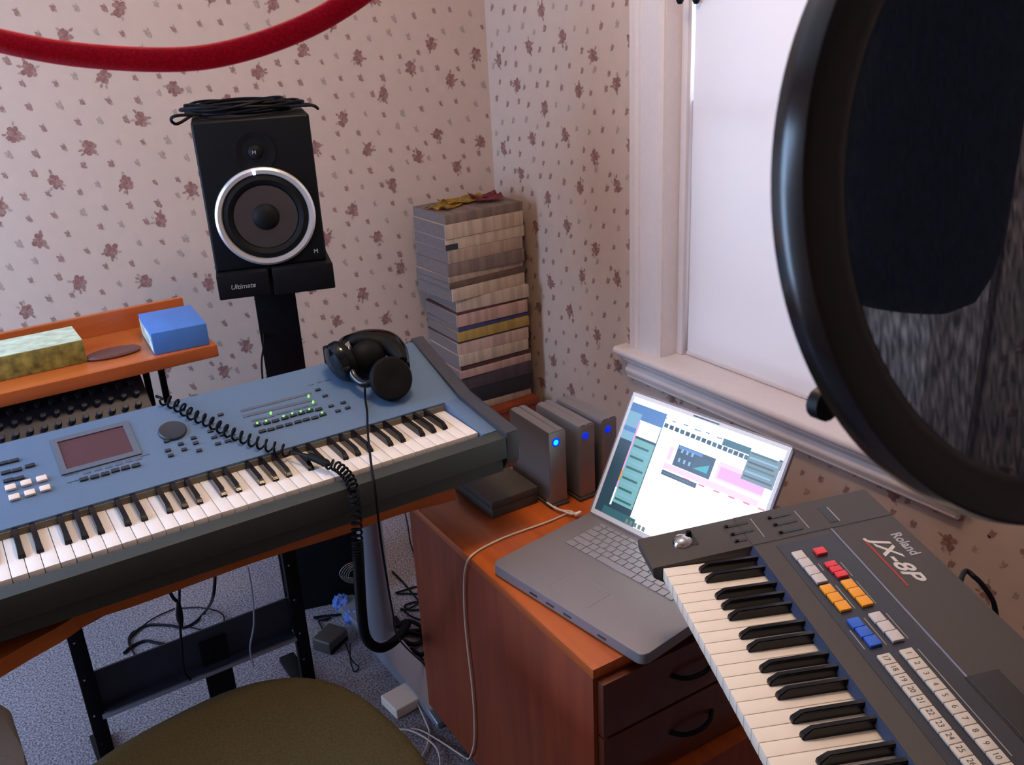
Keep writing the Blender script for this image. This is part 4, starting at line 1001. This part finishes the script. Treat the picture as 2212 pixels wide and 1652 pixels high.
def crumple(name, px, py, sx, sy, sz_, m, label, seed):
    rng = random.Random(seed); bm_ = bmesh.new(); bmesh.ops.create_icosphere(bm_, subdivisions=3, radius=1)
    for v in bm_.verts:
        k = 1+rng.uniform(-.16, .16); v.co = Vector((v.co.x*sx*k, v.co.y*sy*k, max(0, (v.co.z*.5+.5))*sz_*k))
    o = MB().add(bm_).build(name, m, smooth=False); p = AZ(px, py, 0); o.location = (p.x, p.y, .001); tag(o, label, 'bag', 'blue plastic scraps'); return o
crumple('plastic_bag', 738, 1316, .024, .026, .045, 'bluebag', 'crumpled blue plastic bag on the carpet in front of the black pedestal', 1)
crumple('plastic_bag', 760, 1347, .020, .024, .04, 'bluebag', 'small crumpled blue plastic scrap beside the coiled cord near the desk leg', 2)
def cable(pts, r, label, m='blackcord', name='cable', cat='cable', group='cables on the carpet'):
    o = MB().tube(smoothpts(pts, 8), r, n=7).build(name, m); tag(o, label, cat, group); return o
c8 = lambda L_, zz=.006: [AZ(600+x/2.993, 1100+y/2.993, zz) for x, y in L_]
c7 = lambda L_, zz=.006: [AZ(x/2.993, 1100+y/2.993, zz) for x, y in L_]
cable(c8([(740, 400), (800, 460), (860, 530), (930, 610), (960, 640)]), .003, 'black cable running diagonally over the carpet to the cabinet')
cable(c8([(770, 545), (860, 545), (950, 550), (1000, 600), (940, 640), (860, 650), (820, 625), (880, 600), (980, 600)]), .003, 'black cable looped on the carpet between desk leg and cabinet')
cable(c8([(760, 540), (840, 515), (900, 500), (960, 530), (930, 590), (850, 640), (790, 650)]), .0028, 'second black cable loop lying behind the desk leg')
cable(c8([(800, 640), (860, 690), (930, 715), (1000, 720)]), .003, 'black cable on the carpet running under the cabinet side')
cable(c8([(820, 0), (840, 100), (860, 220), (900, 330), (950, 400)], .02), .0022, 'thin black cable hanging behind the desk near the cabinet')
cable(c8([(760, 700), (800, 760), (880, 800), (950, 820), (900, 870), (830, 860), (790, 820), (860, 790), (950, 780)], .012), .007, 'thick black cable heap on the carpet beside the desk foot')
cable(c8([(770, 760), (830, 720), (900, 740), (960, 800), (980, 880), (930, 940), (860, 900)], .02), .006, 'thick black cable arching over the heap by the cabinet')
cable(c8([(960, 1270), (980, 1230), (1010, 1260), (1000, 1310), (975, 1320)], .01), .003, 'small black cable loop at the foot of the desk leg')
cable(c8([(230, 700), (290, 690), (400, 680), (520, 665)]), .0035, 'black cable stretched behind the power adapter')
cable(c8([(235, 705), (300, 715), (340, 700), (270, 720), (275, 745), (300, 790)]), .0025, 'thin black cable from the power adapter')
# loops under the left half of the desk
cable([AY(465, 1240, 2.0), AY(460, 1290, 2.0), AZ(445, 1318, .03)] + c7([(1260, 730), (1180, 765), (1100, 750), (950, 750), (870, 800), (835, 850), (850, 900)]), .004, 'thick black cable dropping from the desk to the carpet left of centre', group='cables under the desk')
cable(c7([(1150, 640), (1300, 635), (1430, 670), (1440, 740), (1340, 780), (1220, 760)]), .0022, 'black cable making a wide oval loop on the carpet behind the cross panel', group='cables under the desk')
cable(c7([(1130, 640), (1000, 700), (900, 770), (850, 800), (830, 850), (870, 940)]), .0022, 'black cable curving left on the carpet toward the adapter plug', group='cables under the desk')
cable(c7([(800, 930), (860, 880), (940, 850), (1000, 860), (1080, 875), (1140, 880)]), .0045, 'short black cable with a moulded plug on the carpet', group='cables under the desk')
cable([AY(388, 1260, 1.9), AY(388, 1330, 1.9), AY(393, 1400, 1.9), AY(398, 1450, 1.9), AY(412, 1468, 1.9)], .003, 'thin black cable hanging straight down in front of the cross panel', group='cables under the desk')
cable([AY(536, 1225, 1.9), AY(546, 1290, 1.9), AY(548, 1350, 1.9), AY(540, 1400, 1.9), AY(548, 1440, 1.9)], .0022, 'thin grey cable hanging in front of the right part of the cross panel', m='silver', group='cables under the desk')
b = MB(); p = AY(395, 1290, 1.9); 
b.tube(smoothpts([AY(365, 1275, 1.92), AY(375, 1292, 1.92), AY(385, 1300, 1.92)]), .004, n=7); b.tube(smoothpts([AY(385, 1300, 1.9), AY(388, 1330, 1.9), AY(392, 1352, 1.9)]), [.004+.004*sin(pi*k/20) for k in range(21)], n=8)
o = b.build('cable_plug', 'blackcord'); tag(o, 'black moulded cable plug hanging below the desk edge', 'plug')
# white bundle tangle against the pedestal
b = MB(); rng = random.Random(9)
for k in range(5):
    pts = [AY(600+(520-rng.uniform(0, 20))/2.993, 1100+(335+k*8)/2.993, 2.22), AY(600+(440+k*8)/2.993, 1100+(360+k*9)/2.993, 2.2), AY(600+(400+k*14)/2.993, 1100+(415+k*5)/2.993, 2.2), AY(600+(440+k*8)/2.993, 1100+(465-k*6)/2.993, 2.2), AY(600+515/2.993, 1100+(480-k*9)/2.993, 2.22)]
    b.tube(smoothpts(pts, 6), .0011, n=6)
o = b.build('wire_tangle', 'printgrey'); tag(o, 'tangle of thin pale wire against the black pedestal', 'wire')

# charger: white brick on the floor, its cords
p = AZ(868, 1523, .0); q = AZ(915, 1526, .03)-AZ(880.7, 1494, .03)
t = thing('power_adapter', 'white square power adapter on the carpet beside the cabinet', 'power adapter', (p.x, p.y, 0), math.atan2(q.y, q.x)+pi/2)
MB().box(-.038, .038, -.038, .038, .0005, .029, bev=.005, seg=4).build('body', 'brick', t)
lp = AZ(1250, 1108, CZ+.012)
ey = cf+cd*((lp-cf).dot(cd)+.03)
q1 = AZ(1010, 1225, CZ+.003)
def c8z(L_, zz): return [AZ(600+x/2.993, 1100+y/2.993, zz) for x, y in L_]
def cabside(px, py): 
    n_ = Vector((cd.y, -cd.x, 0)); return APL(px, py, cf-n_*.006, n_)
pts = [lp] + c8z([(1880, 25), (1760, 75), (1620, 125), (1480, 175), (1360, 230), (1290, 270)], CZ+.0035) + [cabside(600+x/2.993, 1100+y/2.993) for x, y in ((1235, 320), (1210, 400), (1203, 520), (1208, 680), (1220, 830), (1240, 1000), (1258, 1160), (1270, 1330), (1272, 1460), (1266, 1530), (1250, 1585))] 
pts += c8z([(1232, 1612), (1190, 1590), (1100, 1530), (1020, 1480), (930, 1430), (860, 1415)], .005)
o = MB().tube(smoothpts(pts, 8), .0021, n=8).build('charging_cable', 'whitecord'); tag(o, 'white charging cable from the laptop down the side of the cabinet', 'cable')
o = MB().tube(smoothpts([p+Vector((.03, -.03, .012))]+c8z([(955, 1370), (980, 1440), (965, 1530), (930, 1600), (900, 1660), (880, 1720)], .004), 8), .0021, n=8).build('adapter_cord', 'whitecord'); tag(o, 'white cord curling forward from the white power adapter', 'cord')
o = MB().tube(smoothpts(c8z([(780, 1420), (860, 1430), (960, 1480), (1030, 1550), (1050, 1640), (1040, 1720)], .008), 8), .0021, n=8).build('adapter_cord', 'whitecord'); tag(o, 'second white cord arching over the carpet below the white power adapter', 'cord')
pts = c8z([(1960, 22), (1900, 15), (1830, 5), (1790, -15), (1720, -55)], CZ+.004)
o = MB().tube(smoothpts([lp+Vector((-.01, .01, -.004))]+pts[1:], 8), .0024, n=8).build('drive_cable', 'whitecord'); tag(o, 'short white cable between the laptop and the first hard drive', 'cable')
pts = c8z([(1950, 30), (1890, 28), (1850, 12), (1800, -5), (1740, -45)], CZ+.009)
o = MB().tube(smoothpts(pts, 8), .0022, n=8).build('drive_cable', 'whitecord'); tag(o, 'second short cable over the first, at the laptop back corner', 'cable')
tagp = MB().box(-.011, .006, -.0035, .0035, -.003, .003, bev=.0012).build('magnetic_plug', 'brick'); tagp.location = lp; tagp.rotation_euler.z = .2; tag(tagp, 'small white charging plug at the laptop back left corner', 'plug')

# ================================================================== CHAIR
t = thing('office_chair', 'olive brown upholstered office chair pushed up to the desk', 'chair', (.215, 1.19, 0), .12)
n = 56; pts = []
for k in range(n):
    a = 2*pi*k/n; e = 2/2.7; pts.append((.285*math.copysign(abs(cos(a))**e, cos(a)), .285*math.copysign(abs(sin(a))**e, sin(a))))
bm_ = bmesh.new(); prof = [(.90, .425), (.97, .43), (1, .45), (1, .47), (.985, .487), (.94, .498), (.85, .503), (.6, .504), (.3, .502), (.02, .501)]
rg = [[bm_.verts.new((x*s_, y*s_, z_)) for x, y in pts] for s_, z_ in prof]
for p, q in zip(rg, rg[1:]):
    for k in range(n): bm_.faces.new((p[k], p[(k+1) % n], q[(k+1) % n], q[k]))
bm_.faces.new(rg[0][::-1]); bm_.faces.new(rg[-1])
MB().add(bm_).build('seat', 'olive', t)
MB().lathe([(.025, .07), (.025, .25), (.018, .25), (.018, .425)], n=24).build('gas_column', 'blackm', t)
for k in range(5):
    a = 2*pi*k/5+.3; l = MB(Matrix.Rotation(a, 4, 'Z')); l.prism([(-.018, .055), (.018, .055), (.013, .085), (-.013, .085)], .02, .26); leg = l.build('leg', 'blackp', t)
    MB(Matrix.Rotation(a, 4, 'Z') @ Matrix.Translation((.25, 0, .027)) @ Matrix.Rotation(pi/2, 4, 'X')).lathe([(.02, -.012), (.0265, -.008), (.0265, .008), (.02, .012)], n=20).build('castor', 'blackp', leg)
arm = AZ(20, 1600, .66)
ar = MB(); ol = [(-.045, -.16), (.045, -.16), (.052, 0), (.048, .11), (.030, .155), (0, .17), (-.03, .155), (-.05, .11)]
arR = Matrix.Rotation(-.12, 4, 'Z')
ar.poly(ol, .655, .695, bev=.012, X=Matrix.Translation(arR @ (Vector((-.095, 1.265, 0))-Vector((.215, 1.19, 0)))) @ arR)
ar.build('armrest', 'brownup', t)
MB().tube(smoothpts([(-.27, -.02, .44), (-.325, 0, .46), (-.33, .03, .56), (-.32, .06, .657)]), .014, n=12).build('armrest_support', 'blackp', t)

# ================================================================== POP FILTER, MICROPHONE, RED CORD
pc_ = Vector((.2209, .1113, 1.5955+0)); pn_ = Vector((-.1734, -.9585, .2263)).normalized()
pxx = pn_.cross(Vector((0, 0, 1))).normalized(); pyy = pn_.cross(pxx).normalized()
PM = basis(pc_, pxx, pyy, pn_)
t = thing('pop_filter', 'round black pop filter with dark mesh close to the lens at right', 'pop filter', pc_)
PL = Matrix.Translation(-pc_) @ PM
pr_ = [(.0672, .0), (.0672, .0085), (.069, .0098), (.0762, .0098), (.0778, .0088), (.0785, .0050), (.0785, .0030), (.0780, -.0005), (.0765, -.0015), (.069, -.0010)]
M['hoop'] = mat('satin_black_hoop', (.004, .005, .008), .2, spec=.4)
MB(PL).ringlathe(pr_, n=128).build('hoop', 'hoop', t)
ms = MB(PL).lathe([(.0678, .0052), (.0678, .0054), (0, .0054)], n=96).build('mesh_screen', 'mesh', t)
o = MB().tube([AD(1768, 868, .235)-pc_, AD(1790, 876, .232)-pc_], .0042, n=14).build('clamp_knob', 'blackp', t)
gp = [pc_+PM.to_3x3() @ Vector((0, -.076, .002)) for _ in (0,)]
side = PM.to_3x3() @ Vector((-1, 0, 0))
e0 = pc_+pxx*(.078 if pxx.dot(cR) > 0 else -.078)
gn = smoothpts([e0-pc_, e0-pc_+cR*.05+Vector((0, 0, -.02)), e0-pc_+cR*.12+Vector((0, 0, -.12)), e0-pc_+cR*.16+Vector((0, 0, -.30))])
MB().tube(gn, .004, n=10).build('gooseneck', 'blackm', t)
# microphone behind it, body hanging with its head down
md = .335
mc = AD(1945, 671, md); mt_ = AD(2029, 150, md)
axis = (mt_-mc).normalized()
left = AD(1772, 560, md); rgt = AD(2128, 560, md); mr = (rgt-left).length/2
t = thing('microphone', 'large dark studio microphone behind the pop filter mesh', 'microphone', mc)
xx = axis.cross(cF).normalized(); yy = axis.cross(xx)
MM = basis(Vector(), xx, yy, axis)
r_ = mr
MB(MM).lathe([(0, 0), (r_*.55, .0015), (r_*.80, .006), (r_*.94, .016), (r_, .030), (r_, .085)], n=48).build('grille', 'rubber', t)
MB(MM).lathe([(r_*.98, .085), (r_*1.0, .088), (r_*1.0, .20), (r_*.9, .215), (0, .216)], n=48).build('body', 'blackp', t)
MB(MM).tube([(0, 0, .21), (0, 0, .30)], .01).build('stand_mount', 'blackm', t)
# red cord loop
pts = [AD(-900, -700, .46), AD(-640, -280, .43), AD(-420, -70, .41), AD(-260, 10, .40), AD(-120, 55, .39), AD(0, 88, .38), AD(120, 112, .378), AD(230, 124, .376), AD(340, 129, .375), AD(440, 124, .376), AD(540, 102, .378), AD(640, 66, .380), AD(720, 25, .382), AD(800, -30, .385), AD(900, -120, .39), AD(980, -240, .40), AD(1040, -420, .42), AD(1060, -650, .44)]
o = MB().tube(smoothpts(pts, 12), .0048, n=16).build('red_cord', 'red'); tag(o, 'thick red braided cord looping across the top close to the lens', 'cord')
